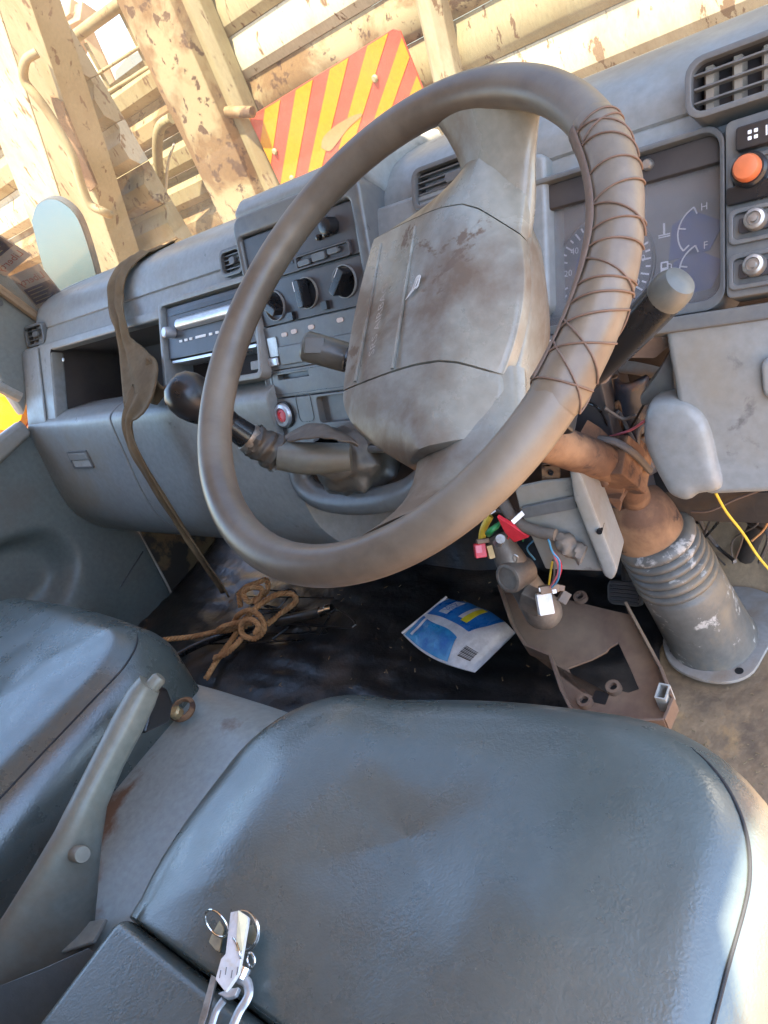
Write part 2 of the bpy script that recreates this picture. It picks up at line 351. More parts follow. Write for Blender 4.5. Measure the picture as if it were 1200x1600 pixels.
# ------------------------------------------------------------------ key places
XL, XR = -1.37, 0.43                         # inner faces of the cab sides
FACE = Pl((0, 0.75, 0.71), (0, -1, 0.70))     # sloping dashboard face
STK = Pl((0, 0.692, 0.635), (0, -1, 0.45))    # centre stack face
KNE = Pl((0, 0.655, 0.59), (0, -1, 0.32))     # driver's knee panel
WC = V((0.006, 0.422, 0.751)); WN = V((-0.0446, -0.511, 0.8585)).normalized()
WU = (V((1, 0, 0)) - WN * WN.x).normalized(); WV = WN.cross(WU)
def H(u, v, d=0.0): return WC + WU * u + WV * v - WN * d

# ------------------------------------------------------------------ setting
struct(MB().add([(-60, -60, -0.75), (60, -60, -0.75), (60, 60, -0.75), (-60, 60, -0.75)], [(0, 1, 2, 3)]).build('ground', GRD))
def floor_fn(u, v):
    x = lerp(XL, XR, u); y = lerp(-0.55, 1.05, v)
    z = max(0, y - 0.86) * 0.9
    return V((x, y, z + 0.004 * nz((x, y, 0), 9) + 0.002 * nz((x, y, 0), 30)))
struct(MB().grid(floor_fn, 90, 90).build('cab_floor', FLO, solid=0.0))
struct(MB().box(((XL + XR) / 2, 1.075, 0.33), (XR - XL, 0.03, 0.68)).build('cab_front_wall', FIR))
struct(MB().box(((XL + XR) / 2, -0.575, 0.75), (XR - XL + 0.1, 0.04, 1.7)).build('cab_rear_wall', PIL))
def roof_fn(u, v):
    x = lerp(XL - 0.05, XR + 0.03, u); y = lerp(-0.6, 0.60, v)
    return V((x, y, 1.66 - 0.10 * abs(2 * u - 1) ** 6 - 0.06 * max(0, 2 * v - 1) ** 4))
struct(MB().grid(roof_fn, 24, 14).build('cab_roof', ROO, solid=0.03))
# rear right corner post and left rear quarter
struct(MB().box((XR + 0.015, -0.42, 0.75), (0.05, 0.33, 1.68)).build('cab_corner_post', PIL, bevel=0.01))

# windscreen: curved pane with rubber edge
def wsy(x, z): return 0.985 - 0.165 * (abs(x + 0.45) / 0.92) ** 3.0 - (z - 0.78) * 0.38
wsd = thing('windscreen', 'dusty curved windscreen glass behind the dashboard', 'windscreen', (-0.41, 0.98, 0.77))
MB().grid(lambda u, v: V((lerp(XL + 0.01, XR - 0.01, u), wsy(lerp(XL + 0.01, XR - 0.01, u), lerp(0.74, 1.58, v)), lerp(0.74, 1.58, v))), 40, 14).build('glass_pane', GLA, wsd)
pth = [V((XL + 0.012, wsy(XL + 0.012, z) - 0.006, z)) for z in [0.74 + 0.06 * k for k in range(15)]]
MB().tube(pth, 0.011, 8).build('rubber_seal', mat('seal_warm', (0.30, 0.20, 0.12), 0.6), wsd)

# stickers on the inside of the glass, printed side outwards
def sticker(pts, flip, label):
    q = [at(px, py, Y=0.80) for px, py in pts]       # TL TR BR BL
    for _ in range(3): q = [at(pts[i][0], pts[i][1], Y=wsy(max(XL + 0.01, q[i].x), q[i].z) - 0.004) for i in range(4)]
    n = (q[1] - q[0]).cross(q[3] - q[0]).normalized()
    if n.y > 0: n = -n
    pl = Pl(q[3], n, (q[2] - q[3])); wd = (q[2] - q[3]).length; hh = (q[0] - q[3]).dot(pl.ey)
    t = thing('windscreen_sticker', label, 'sticker', q[3], 'stickers on the windscreen')
    MB().slab(pl, [(0, 0), (wd, 0), (wd, hh), (0, hh)], 0, 0.0006).build('paper', STW, t)
    y0, y1 = ((0.10, 0.56) if not flip else (0.44, 0.92))
    MB().slab(pl, [(0.06 * wd, y0 * hh), (0.96 * wd, y0 * hh), (0.96 * wd, y1 * hh), (0.06 * wd, y1 * hh)], 0.0008, 0.0007).build('printed_block', STB, t)
    b = MB()
    for k in range(4):
        yy = lerp(y0, y1, (k + 0.7) / 4.6) * hh
        b.slab(pl, [(0.14 * wd, yy), (random.uniform(.6, .85) * wd, yy), (random.uniform(.6, .85) * wd, yy + 0.025 * hh), (0.14 * wd, yy + 0.025 * hh)], 0.0014, 0.0017)
    b.build('print_lines', STW, t)
    b = MB(); text_mb(b, 'Liberty', pl, (0.5 * wd, (0.74 if not flip else 0.22) * hh), 0.26 * hh, 0.0014, mirror=True)
    b.build('lettering', STR, t)
sticker([(-28, 372), (8, 350), (50, 403), (8, 432)], True, 'upper of two navy and white paper stickers on the windscreen corner')
sticker([(14, 432), (55, 412), (104, 459), (58, 482)], False, 'lower of two navy and white paper stickers on the windscreen corner')

# ------------------------------------------------------------------ left pillar and door
pil = [at(-60, 352, X=XL), at(78, 492, X=XL), at(60, 560, X=XL), at(40, 650, X=XL), at(-60, 500, X=XL), at(-160, 380, X=XL)]
p_ = MB().prism(pil, (-0.05, 0, 0)).build('windscreen_pillar', PIL, bevel=0.012)
tag(p_, 'grey green inner pillar trim left of the windscreen', 'pillar')
dcp = at(-2, 473, X=XL); MB().lathe([(0.009, 0), (0.009, 0.003), (0.006, 0.004)], dcp, (1, 0, 0), 16).build('trim_clip', PLB, p_)

door = thing('passenger_door', 'grey green passenger door card with moulded pocket and window', 'door', (XL, 0.3, 0.05))
DX = XL
def dv(y, z, dx=0.0): return V((DX + dx, y * 1.0723, 0.92 + (z - 0.92) * 1.0723))
DFR = [(0.05, 0.60), (0.062, 0.622), (0.245, 0.66), (0.30, 0.63), (0.40, 0.585), (0.52, 0.606), (0.62, 0.60)]
def dfront(z):
    for (z0, y0), (z1, y1) in zip(DFR, DFR[1:]):
        if z <= z1: return lerp(y0, y1, max(0, z - z0) / (z1 - z0))
    return DFR[-1][1]
def sstep(a, b, x): t_ = min(1, max(0, (x - a) / (b - a))); return t_ * t_ * (3 - 2 * t_)
def doorf(u, v):
    z = lerp(0.05, 0.618, v); y = lerp(-0.45, dfront(z), u)
    q = (abs(y - 0.02) / 0.475) ** 2.6 + (abs(z - 0.345) / 0.130) ** 2.6
    m_in = 1 - sstep(0.72, 1.12, q)
    dx = 0.010 - 0.045 * m_in * sstep(0.20, 0.30, z) + 0.020 * sstep(0.30, 0.20, z) * (1 - sstep(0.40, 0.56, y)) * sstep(0.10, 0.20, z)
    dx -= 0.010 * sstep(0.985, 1.0, u)
    return dv(y, z, dx)
MB().grid(doorf, 90, 70).build('door_card', DOO, door, solid=0.004, ang=80)
MB().tube([dv(lerp(0.63, 0.10, k / 12), lerp(0.205, 0.07, k / 12) - 0.0, 0.012) for k in range(13)], 0.0022, 6).build('panel_seam', BLK, door)
MB().prism([dv(y, z) for y, z in [(0.595, 0.622), (0.595, 0.585), (0.40, 0.565), (-0.45, 0.555), (-0.45, 0.622), (0.3, 0.622)]], (0.035, 0, 0)).build('sill_ledge', PLA, door, bevel=0.012, seg=3)
MB().tube(smooth([dv(0.655, 0.262, 0.003), dv(0.64, 0.16, 0.003), dv(0.623, 0.07, 0.003), dv(0.606, 0.05, 0.003), dv(0.5, 0.048, 0.003), dv(0.2, 0.045, 0.003)], 5), 0.004, 8).build('edge_strip', TRI, door)
MB().tube(smooth([dv(0.635, 0.655, -0.005), dv(0.56, 0.80, -0.005), dv(0.46, 1.0, -0.005), dv(0.36, 1.28, -0.005)], 4), 0.013, 8).build('window_frame', TRI, door)
MB().add([dv(0.63, 0.60, -0.02), dv(0.56, 0.80, -0.02), dv(0.46, 1.0, -0.02), dv(0.36, 1.30, -0.02), dv(-0.45, 1.30, -0.02), dv(-0.45, 0.60, -0.02)], [(0, 1, 2, 3, 4, 5)]).build('window_glass', GLS, door)
MB().box((DX - 0.02, -0.52, 0.95), (0.06, 0.16, 1.35)).build('rear_frame', PIL, door, bevel=0.01)
MB().box((DX - 0.02, 0.0, 1.46), (0.06, 1.0, 0.26)).build('top_frame', PIL, door, bevel=0.01)
ol = thing('indicator_lamp', 'orange and yellow indicator lamp seen through the passenger window', 'lamp', (-1.72, 0.62, 0.60))
ip = at(6, 646, X=-1.72)
MB().lathe([(0.0, 0.012), (0.045, 0.008), (0.06, -0.01), (0.06, -0.03)], ip, (0.9, -0.4, 0.2), 24).build('lens', SGY, ol)
MB().lathe([(0.065, -0.028), (0.068, -0.05), (0.05, -0.09)], ip, (0.9, -0.4, 0.2), 24).build('housing', ORA, ol)

# kick panel in the footwell and cab seam
kp = MB().prism([at(212, 830, X=XL), at(330, 800, X=XL + 0.0), at(400, 850, X=XL), at(330, 940, X=XL), at(268, 930, X=XL)], (-0.03, 0, 0)).build('kick_panel', mat('ochre_metal', (0.12, 0.085, 0.04), 0.6, (0.16, 0.07, 0.03), 9, (0.4, 0.7), (0.03, 0.025, 0.02), 8, (0.5, 0.56)))
tag(kp, 'rusty ochre painted footwell panel beside the passenger door', 'panel')

# ------------------------------------------------------------------ dashboard
dash = thing('dashboard', 'long blue grey plastic dashboard spanning the cab', 'dashboard', (-0.41, 0.85, 0.45))
def sweep(prof, x0, x1, nx=40, fn=None):
    """profile of (y,z) swept along the cab's width"""
    return MB().grid(lambda u, v: (fn or (lambda x, p: V((x, p[0], p[1]))))(lerp(x0, x1, u), prof[min(len(prof) - 1, round(v * (len(prof) - 1)))]), nx, len(prof))
pad = [p.to_tuple()[:2] for p in smooth([V(q + (0,)) for q in [(1.02, 0.765), (0.93, 0.783), (0.865, 0.787), (0.825, 0.780), (0.800, 0.762), (0.787, 0.742)]], 5)]
def endround(x, p):
    e = max(0, (XL + 0.07) - x) / 0.07; e2 = e * e
    return V((x, p[0] + 0.035 * e2 * (1 if p[0] < 0.86 else 0), p[1] - 0.022 * e2))
MB().loft([[endround(x, q) for q in pad + [(0.80, 0.70), (1.02, 0.70)]] for x in [XL + 0.003, XL + 0.02, XL + 0.04, XL + 0.07] + [lerp(XL + 0.1, XR, k / 30) for k in range(31)]]).build('top_pad', PLA, dash)
band = [(0.7865, 0.739), (0.770, 0.722), (0.753, 0.706), (0.790, 0.695), (0.82, 0.735)]
MB().loft([[endround(x, q) for q in band] for x in [XL + 0.004, XL + 0.03, XL + 0.07] + [lerp(XL + 0.1, XR, k / 24) for k in range(25)]]).build('upper_fascia', PLA, dash, bevel=0.003)

# open shelf on the passenger side
so_ = FACE.rect((79, 556), (262, 612)); a0 = FACE.uv(79, 553)[0]; a1 = FACE.uv(258, 500)[0]; b1 = FACE.uv(160, 524)[1]; b0 = FACE.uv(140, 655)[1]
OUT = rr(a0 - 0.004, a1 + 0.004, b0 - 0.004, b1 + 0.004, 0.02); INN = rr(a0 - 0.003, a1 + 0.003, b0 - 0.003, b1 + 0.003, 0.016)
MB().tray(FACE, INN, -0.19, 0.0).build('open_shelf', CAV, dash)
sf = MB().slab(FACE, [(a0 + 0.004, b0 + 0.0015), (a1 - 0.004, b0 + 0.0015), (a1 - 0.004, b0 + 0.004), (a0 + 0.004, b0 + 0.004)], -0.185, -0.001).build('shelf_floor', DUS, dash)
al = (XL + 0.004)
MB().ring(FACE, [(al, b0 - 0.012), (a1 + 0.008, b0 - 0.012), (a1 + 0.008, b1 + 0.018), (al, b1 + 0.018)], [(a0, b0), (a1, b0), (a1, b1), (a0, b1)], -0.03, 0.0).build('shelf_surround', PLA, dash, bevel=0.004)
MB().slab(FACE, [(al, b0 - 0.008), (a0 - 0.042, b0 - 0.008), (a0 - 0.055, b1 + 0.012), (al, b1 + 0.012)], 0.0, 0.006).build('end_cap', PLA, dash, bevel=0.004)

for p_ in ((237, 645), (172, 660), (100, 562)):
    MB().lathe([(0.0042, 0.0), (0.0040, 0.002), (0.0025, 0.003), (0, 0.003)], FACE.hit(*p_) + FACE.n * 0.0005, FACE.n, 12).build('screw', MET, dash)
# lower body: glove box, centre lower panel
GP = [(0.690, 0.582), (0.668, 0.582), (0.648, 0.577), (0.637, 0.558), (0.618, 0.48), (0.603, 0.41), (0.602, 0.345), (0.632, 0.275), (0.68, 0.23), (0.74, 0.215)]
def lower(x0, x1, name, m_, back=0.74, par=dash, dy=0.0, zcut=None):
    pr = smooth([V((0, y + dy, z)) for y, z in GP], 4)
    prof = [(p.y, p.z) for p in pr] + [(back + 0.02, 0.24), (back + 0.02, 0.56)]
    return MB().loft([[V((x, y, z)) for y, z in prof] for x in (x0, x1)]).build(name, m_, par, bevel=0.004)
gx = at(170, 655, Y=0.64).x
glove = lower(XL + 0.006, gx - 0.002, 'glove_box', PLA)
lower(gx + 0.002, at(415, 640, Y=0.63).x, 'lower_panel', PLA)
gl = Pl((0, 0.6225, 0.50), (0, -1, 0.235))
lc = gl.rect((108, 708), (146, 728))
lc = (lc[0], lc[1], lc[2], lc[3])
MB().ring(gl, rr(*grow(lc, 0.004), 0.004), rr(*lc, 0.003), -0.004, 0.004).build('latch_frame', PLB, glove)
MB().slab(gl, rr(lc[0], lc[1], lerp(lc[2], lc[3], 0.5), lc[3], 0.003), -0.004, 0.005).build('latch_paddle', PLA, glove, bevel=0.002)
MB().slab(gl, rr(lc[0], lc[1], lc[2], lerp(lc[2], lc[3], 0.45), 0.003), -0.004, 0.0015).build('latch_recess', TRI, glove)
# centre lower (behind the gear lever) and dark underside
cx0 = at(415, 640, Y=0.63).x + 0.003
MB().loft([[V((x, y, z)) for y, z in [(0.715, 0.56), (0.70, 0.47), (0.69, 0.40), (0.70, 0.30), (0.76, 0.27), (0.78, 0.5)]] for x in (cx0, 0.02)]).build('console_panel', PLD, dash, bevel=0.006)
MB().box((-0.47, 0.88, 0.27), (1.72, 0.24, 0.05)).build('underside', FIR, dash)
MB().box((-0.47, 0.95, 0.48), (1.76, 0.14, 0.38)).build('inner_carrier', CAV, dash)

def vent(pl, rc, ns, nv, label=None, r=0.012, tab=True, lean=0.0):
    b = MB().ring(pl, rr(*grow(rc, 0.006), r + 0.004), rr(*rc, r), -0.03, 0.004); f = b.build('vent', PLB, dash, bevel=0.0015)
    if label: f['label'] = label
    MB().tray(pl, rr(*grow(rc, -0.0005), r), -0.028, -0.002).build('duct', CAV, f)
    hb = rc[3] - rc[2]; wa = rc[1] - rc[0]
    for k in range(ns):
        bb = rc[2] + hb * (k + 0.75) / (ns + 0.5)
        MB().prism([pl.P(rc[0] + 0.001, bb, -0.001), pl.P(rc[1] - 0.001, bb, -0.001), pl.P(rc[1] - 0.001, bb + 0.0017, -0.001), pl.P(rc[0] + 0.001, bb + 0.0017, -0.001)], -pl.n * 0.006).build('slat', PLB, f)
    for k in range(nv):
        aa = rc[0] + wa * (k + 0.5) / nv
        MB().prism([pl.P(aa - 0.0065, rc[2] + 0.001, -0.0135), pl.P(aa - 0.002, rc[2] + 0.001, -0.022), pl.P(aa + 0.004, rc[2] + 0.001, -0.022), pl.P(aa + 0.0035, rc[2] + 0.001, -0.008), pl.P(aa - 0.003, rc[2] + 0.001, -0.0075)], pl.ey * (hb - 0.002)).build('vane', DUS, f)
    if tab:
        ac = rc[0] + wa * 0.62; bc = rc[2] + hb * 0.52
        MB().slab(pl, rr(ac - wa * 0.16, ac + wa * 0.16, bc - 0.006, bc + 0.006, 0.005), -0.002, 0.006).build('tab', PLB, f, bevel=0.002)
    return f
UP = Pl((0, 0.770, 0.722), (0, -1, 0.95))      # upper fascia band plane
VL = Pl((0, 0.775, 0.727), (0, -1, 0.55))
vent(VL.off(0.003), VL.rect((43, 515), (72, 532)), 3, 3, 'small round-cornered vent at the passenger end', 0.008)
vent(VL.off(0.006), VL.rect((352, 398), (384, 420)), 4, 0, 'vent beside the radio console', 0.008)
vent(FACE.off(0.006), (FACE.off(0.006).uv(652, 300)[0], FACE.off(0.006).uv(652, 300)[0] + 0.10, FACE.off(0.006).uv(656, 322)[1], FACE.off(0.006).uv(652, 272)[1]), 5, 0, 'centre vent behind the steering wheel', 0.008)
rv = FACE.off(0.020).rect((1083, 128), (1250, 118)); rvp = FACE.off(0.020)
ra0 = rvp.uv(1082, 130)[0]; ra1 = ra0 + 0.17; rb1 = rvp.uv(1085, 103)[1]; rb0 = rvp.uv(1096, 176)[1]
vent(rvp, (ra0, ra1, rb0, rb1), 3, 7, 'large vent above the switch panel', 0.012)

# centre stack: hood, bezel and side cheek
sa0 = STK.uv(405, 520)[0]; sa1 = STK.uv(556, 400)[0] + 0.006; sb1 = STK.uv(470, 338)[1]; sb0 = STK.uv(455, 690)[1] - 0.02
# body behind bezel
MB().slab(STK, [(sa0 - 0.008, sb0), (sa1 + 0.012, sb0), (sa1 + 0.012, sb1 + 0.02), (sa0 - 0.008, sb1 + 0.02)], -0.12, -0.012).build('stack_body', PLB, dash, bevel=0.01, seg=3)
MB().ring(STK, rr(sa0 - 0.012, sa1 + 0.020, sb0 - 0.004, sb1 + 0.030, 0.02), rr(sa0, sa1, sb0 + 0.008, sb1, 0.006), -0.10, 0.002).build('stack_bezel', PLB, dash, bevel=0.006, seg=3)
# pad that closes the hood over to the windscreen
hq = STK.P(0, sb1 + 0.030); hy, hz = hq.y, hq.z
MB().loft([[V((x, y, z)) for y, z in [(hy + 0.06, hz - 0.08), (hy + 0.012, hz - 0.02), (hy + 0.004, hz + 0.002), (hy + 0.03, hz + 0.016), (0.86, 0.802), (0.97, 0.79), (0.97, 0.70)]] for x in [lerp(STK.P(sa0, 0).x - 0.014, STK.P(sa1, 0).x + 0.024, k / 10) for k in range(11)]]).build('stack_hood', PLA, dash, bevel=0.010, seg=3)
cf0 = FACE.uv(596, 340)[0]
MB().slab(FACE, rr(cf0 - 0.03, cf0 + 0.24, -0.12, 0.052, 0.012), -0.06, 0.004).build('centre_fascia', PLA, dash, bevel=0.006, seg=3)
MB().slab(FACE, [(sa1 + 0.15, -0.16), (XR - 0.06, -0.16), (XR - 0.06, -0.145), (sa1 + 0.15, -0.145)], -0.02, 0.012).build('lower_fascia_strip', PLB, dash, bevel=0.003)

# ------------------------------------------------------------------ units in the stack
def unit(name, label, cat, pl, p1, p2, m_, h=0.0, r=0.004):
    rc = pl.rect(p1, p2); t = thing(name, label, cat, pl.P((rc[0] + rc[1]) / 2, rc[2], 0))
    MB().slab(pl, rr(*rc, r), -0.03, h).build('front_plate', m_, t, bevel=0.0007)
    return t, rc
# 1 upper control unit
b_a = STK.uv(500, 415)[1]
t = thing('tape_player', 'dark tape player at the top of the centre stack', 'stereo', STK.P((sa0 + sa1) / 2, b_a))
MB().slab(STK, rr(sa0 + 0.001, sa1 - 0.001, b_a + 0.002, sb1 - 0.002, 0.003), -0.03, -0.004).build('front_plate', PLD, t, bevel=0.001)
kc = STK.uv(517, 353)
def knob(par, pl, c, r, h, m_=None, h0=-0.004):
    return MB().lathe([(r * 1.0, h0), (r, h0 + h * 0.75), (r * 0.93, h0 + h * 0.93), (r * 0.7, h0 + h), (0, h0 + h * 0.97)], pl.P(*c), pl.n, 28).build('knob', m_ or BLK, par)
k = knob(t, STK, kc, 0.0115, 0.018)
for p in ((497, 371), (508, 366)): MB().lathe([(0.004, -0.004), (0.004, 0.002), (0.002, 0.003)], STK.P(*STK.uv(*p)), STK.n, 14).build('button', BLK, t)
rc = STK.rect((466, 419), (543, 378))
MB().ring(STK, rr(*grow(rc, 0.003), 0.004), rr(*rc, 0.003), -0.004, 0.001).build('key_frame', PLD, t, bevel=0.0008)
for p, q in (((467, 418), (483, 403)), ((489, 410), (507, 391)), ((513, 399), (528, 384))):
    MB().slab(STK, rr(*STK.rect(p, q), 0.003), -0.004, 0.0018).build('key', PLB, t, bevel=0.001)
b = MB(); q = STK.uv(420, 420); MB().slab(STK, rr(q[0] - 0.02, q[0] + 0.05, q[1] - 0.002, q[1] + 0.003, 0.001), -0.0038, -0.003).build('tape_slot', BLK, t)
# 2 heater controls
b_c = STK.uv(480, 497)[1]
t = thing('heater_controls', 'heater control panel with three black rotary knobs', 'heater controls', STK.P((sa0 + sa1) / 2, b_c))
MB().slab(STK, rr(sa0 + 0.001, sa1 - 0.001, b_c + 0.001, b_a - 0.001, 0.003), -0.03, -0.003).build('front_plate', PLD, t, bevel=0.001)
for p, rot in (((428, 478), 0.9), ((478, 458), 0.06), ((537, 440), -0.75)):
    c = STK.uv(*p); r_ = 0.0205
    d = MB().lathe([(r_, -0.003), (r_ * 0.96, -0.001), (r_ * 0.85, -0.0022), (0, -0.0022)], STK.P(*c), STK.n, 32).build('dial', BLK, t)
    MB().ring(STK, circ(c, r_ * 1.06, 32), circ(c, r_ * 1.0, 32), -0.003, 0.0004).build('dial_ring', PLA, d)
    bar = [(x * math.cos(rot) - y * math.sin(rot) + c[0], x * math.sin(rot) + y * math.cos(rot) + c[1]) for x, y in rr(-0.0062, 0.0062, -r_ * 0.93, r_ * 0.93, 0.004)]
    MB().slab(STK, bar, -0.002, 0.016).build('grip', BLK, d, bevel=0.0015)
    ln = [(x * math.cos(rot) - y * math.sin(rot) + c[0], x * math.sin(rot) + y * math.cos(rot) + c[1]) for x, y in [(-0.0054, 0.004), (-0.0044, 0.004), (-0.0044, r_ * 0.85), (-0.0054, r_ * 0.85)]]
    MB().slab(STK, ln, 0.0161, 0.0165).build('pointer', PRT, d)
for p in ((455, 494), (508, 477)): MB().slab(STK, rr(*[(lambda c: (c[0] - 0.006, c[0] + 0.006, c[1] - 0.006, c[1] + 0.006))(STK.uv(*p))][0], 0.002), -0.004, 0.003).build('button', BLK, t, bevel=0.0007)
# 3 indicator strip with ashtray
b_d = STK.uv(470, 572)[1]
t = thing('indicator_strip', 'control strip with small pale indicator lenses under the heater knobs', 'control strip', STK.P((sa0 + sa1) / 2, b_d))
MB().slab(STK, rr(sa0 + 0.001, sa1 - 0.001, b_d, b_c - 0.001, 0.003), -0.03, -0.001).build('front_plate', PLB, t, bevel=0.0007)
for p in ((444, 523), (459, 518), (486, 511), (531, 500)):
    c = STK.uv(*p); MB().slab(STK, rr(c[0] - 0.0062, c[0] + 0.0062, c[1] - 0.0032, c[1] + 0.0032, 0.003), -0.001, 0.0007).build('indicator', PINKL, t, bevel=0.0006)
c = STK.uv(427, 542); MB().slab(STK, rr(c[0] - 0.009, c[0] + 0.010, c[1] - 0.015, c[1] + 0.014, 0.002), -0.001, 0.003).build('painted_glint_switch', LEN, t, bevel=0.003)  # glossy switch; its pale blue colour stands in for a bright reflection
c = STK.uv(428, 565); MB().slab(STK, rr(c[0] - 0.010, c[0] + 0.012, c[1] - 0.007, c[1] + 0.006, 0.003), -0.001, 0.004).build('push_button', SIL, t, bevel=0.003)
rc = STK.rect((439, 570), (553, 506)); rc = (STK.uv(439, 556)[0], sa1 - 0.006, STK.uv(448, 570)[1], STK.uv(446, 540)[1])
MB().slab(STK, rr(*rc, 0.003), -0.001, 0.004).build('ashtray_lid', PLB, t, bevel=0.002)
# 4 coin tray
b_e = STK.uv(480, 617)[1]
t = thing('coin_tray', 'grey panel with a narrow dark card slot', 'tray', STK.P((sa0 + sa1) / 2, b_e))
rc = (sa0 + 0.001, sa1 - 0.001, b_e + 0.001, b_d - 0.001)
sl0 = STK.uv(435, 594); sl1 = STK.uv(481, 578); si = (sl0[0], sl1[0], sl0[1], sl1[1] - 0.001)
MB().ring(STK, rr(*rc, 0.004), rr(*si, 0.0015), -0.03, 0.0).build('front_plate', PLB, t, bevel=0.001)
MB().tray(STK, rr(*grow(si, 0.0004), 0.0015), -0.028, -0.002).build('slot', CAV, t)
MB().ring(STK, rr(rc[0] + 0.006, rc[1] - 0.003, rc[2] + 0.004, rc[3] - 0.003, 0.008), rr(rc[0] + 0.0068, rc[1] - 0.0038, rc[2] + 0.0048, rc[3] - 0.0038, 0.0075), 0.0, 0.0008).build('border_line', BLK, t)
# 5 socket panel
t = thing('socket_panel', 'lower stack panel holding a round power socket with red centre', 'socket panel', STK.P((sa0 + sa1) / 2, sb0))
rc = (sa0 + 0.001, sa1 - 0.001, sb0 + 0.009, b_e - 0.001)
ca = STK.uv(497, 640); cv = (ca[0], sa1 - 0.012, ca[1] - 0.02, STK.uv(500, 620)[1])
MB().ring(STK, rr(*rc, 0.004), rr(*cv, 0.006), -0.03, 0.0).build('front_plate', PLB, t, bevel=0.001)
MB().tray(STK, rr(*grow(cv, 0.0004), 0.006), -0.03, -0.002).build('cubby', CAV, t)
c = STK.uv(446, 648)
so1 = MB().lathe([(0.0185, -0.002), (0.0185, 0.006), (0.0165, 0.009), (0.012, 0.010), (0.0115, 0.006), (0, 0.006)], STK.P(*c), STK.n, 32).build('socket', SIL, t)
MB().lathe([(0.021, -0.001), (0.021, 0.003), (0.0186, 0.0035)], STK.P(*c), STK.n, 32).build('collar', BLK, so1)
MB().lathe([(0.0105, 0.0062), (0.0095, 0.0085), (0.006, 0.009), (0.0055, 0.0075), (0, 0.0078)], STK.P(*c), STK.n, 24).build('red_button', REDP, so1)
rc = STK.rect((466, 622), (487, 652)); MB().ring(STK, rr(*grow(rc, 0.006), 0.008), rr(*grow(rc, 0.0052), 0.0075), 0.0, 0.0008).build('hatch_line', BLK, t)

# ------------------------------------------------------------------ radio on the left of the stack
RP = FACE.off(0.012)
ra = RP.uv(254, 486); rb = RP.uv(407, 598)
rc = (ra[0], rb[0], RP.uv(273, 600)[1] - 0.004, RP.uv(300, 466)[1])
rad = thing('car_radio', 'silver and black car radio in a grey surround left of the stack', 'radio', RP.P((rc[0] + rc[1]) / 2, rc[2]))
MB().ring(RP, rr(*grow(rc, 0.010), 0.012), rr(*rc, 0.006), -0.06, 0.004).build('surround', PLA, rad, bevel=0.003)
MB().tray(RP, rr(*grow(rc, 0.0004), 0.006), -0.055, -0.002).build('recess', CAV, rad)
mid = RP.uv(292, 556)[1]; hb = rc[3]
MB().slab(RP, rr(rc[0] + 0.004, rc[1] - 0.004, mid, hb - 0.003, 0.004), -0.05, -0.004).build('front_plate', PLD, rad, bevel=0.002)
q0 = RP.uv(281, 512); q1 = RP.uv(340, 497)
MB().tube([RP.P(q0[0], lerp(mid, hb, 0.60), 0.0), RP.P(rc[1] - 0.020, lerp(mid, hb, 0.60), 0.0)], 0.011, 16, flat=0.9).build('display_bar', SIL, rad, bevel=0.001)
MB().slab(RP, rr(rc[0] + 0.015, rc[1] - 0.02, lerp(mid, hb, 0.80), lerp(mid, hb, 0.88), 0.001), -0.004, -0.002).build('disc_slot', BLK, rad)
kk = RP.uv(268, 520); knob(rad, RP, kk, 0.0095, 0.020, SIL)
bt = lerp(mid, hb, 0.30)
for k, (x0, x1) in enumerate([(0.16, 0.19), (0.22, 0.25), (0.28, 0.31), (0.35, 0.46), (0.50, 0.53), (0.57, 0.60), (0.64, 0.67)]):
    MB().slab(RP, rr(lerp(rc[0], rc[1], x0), lerp(rc[0], rc[1], x1), bt - 0.002, bt + 0.0022, 0.0008), -0.004, -0.0025).build('button', PRT, rad)
MB().slab(RP, rr(rc[0] + 0.016, rc[1] - 0.006, mid - 0.008, mid - 0.003, 0.002), -0.05, -0.002).build('trim_bar', SIL, rad, bevel=0.001)
MB().slab(RP, rr(rc[1] - 0.030, rc[1] - 0.006, rc[2] + 0.006, rc[2] + 0.020, 0.002), -0.05, -0.006).build('catch', PLA, rad, bevel=0.002)

# ------------------------------------------------------------------ instrument cluster
ca0 = FACE.uv(815, 350)[0] - 0.02; ca1 = FACE.uv(1122, 330)[0]; cb1 = FACE.uv(1000, 242)[1]; cb0 = FACE.uv(1000, 478)[1]
clu = thing('instrument_cluster', 'dusty instrument cluster with speedometer behind the steering wheel', 'instrument cluster', FACE.P((ca0 + ca1) / 2, cb0, 0))
rc = (ca0, ca1, cb0, cb1)
BZ = FACE.off(0.006)
a_, b_ = BZ.uv(1124, 300)[0], BZ.uv(1005, 237)[1]
rcb = (ca0, a_, BZ.uv(1000, 486)[1], b_)
MB().ring(BZ, rr(rcb[0] - 0.02, rcb[1] + 0.005, rcb[2] - 0.010, rcb[3] + 0.006, 0.02, 6), rr(*rcb, 0.016, 6), -0.05, 0.0).build('bezel', PLB, clu, bevel=0.002)
MB().tray(BZ, rr(*grow(rcb, 0.0005), 0.016, 6), -0.050, -0.002).build('housing', PLD, clu)
DI = BZ.off(-0.042); dr = (rcb[0] + 0.004, rcb[1] - 0.004, rcb[2] + 0.004, rcb[3] - 0.004)
MB().slab(DI, rr(*dr, 0.012), -0.004, 0.0).build('dial_face', DDL, clu)
dc = DI.uv(943, 420); dR = 0.0545
MB().slab(DI, circ(dc, dR, 48), 0.0, 0.0014).build('speed_dial', mat('dial_dark', (0.065, 0.075, 0.095), 0.5, (0.14, 0.14, 0.14), 18, (0.35, 0.7)), clu)
MB().slab(DI, circ(dc, dR * 0.60, 40), 0.0015, 0.0026).build('dial_centre', DBL, clu)
b = MB()
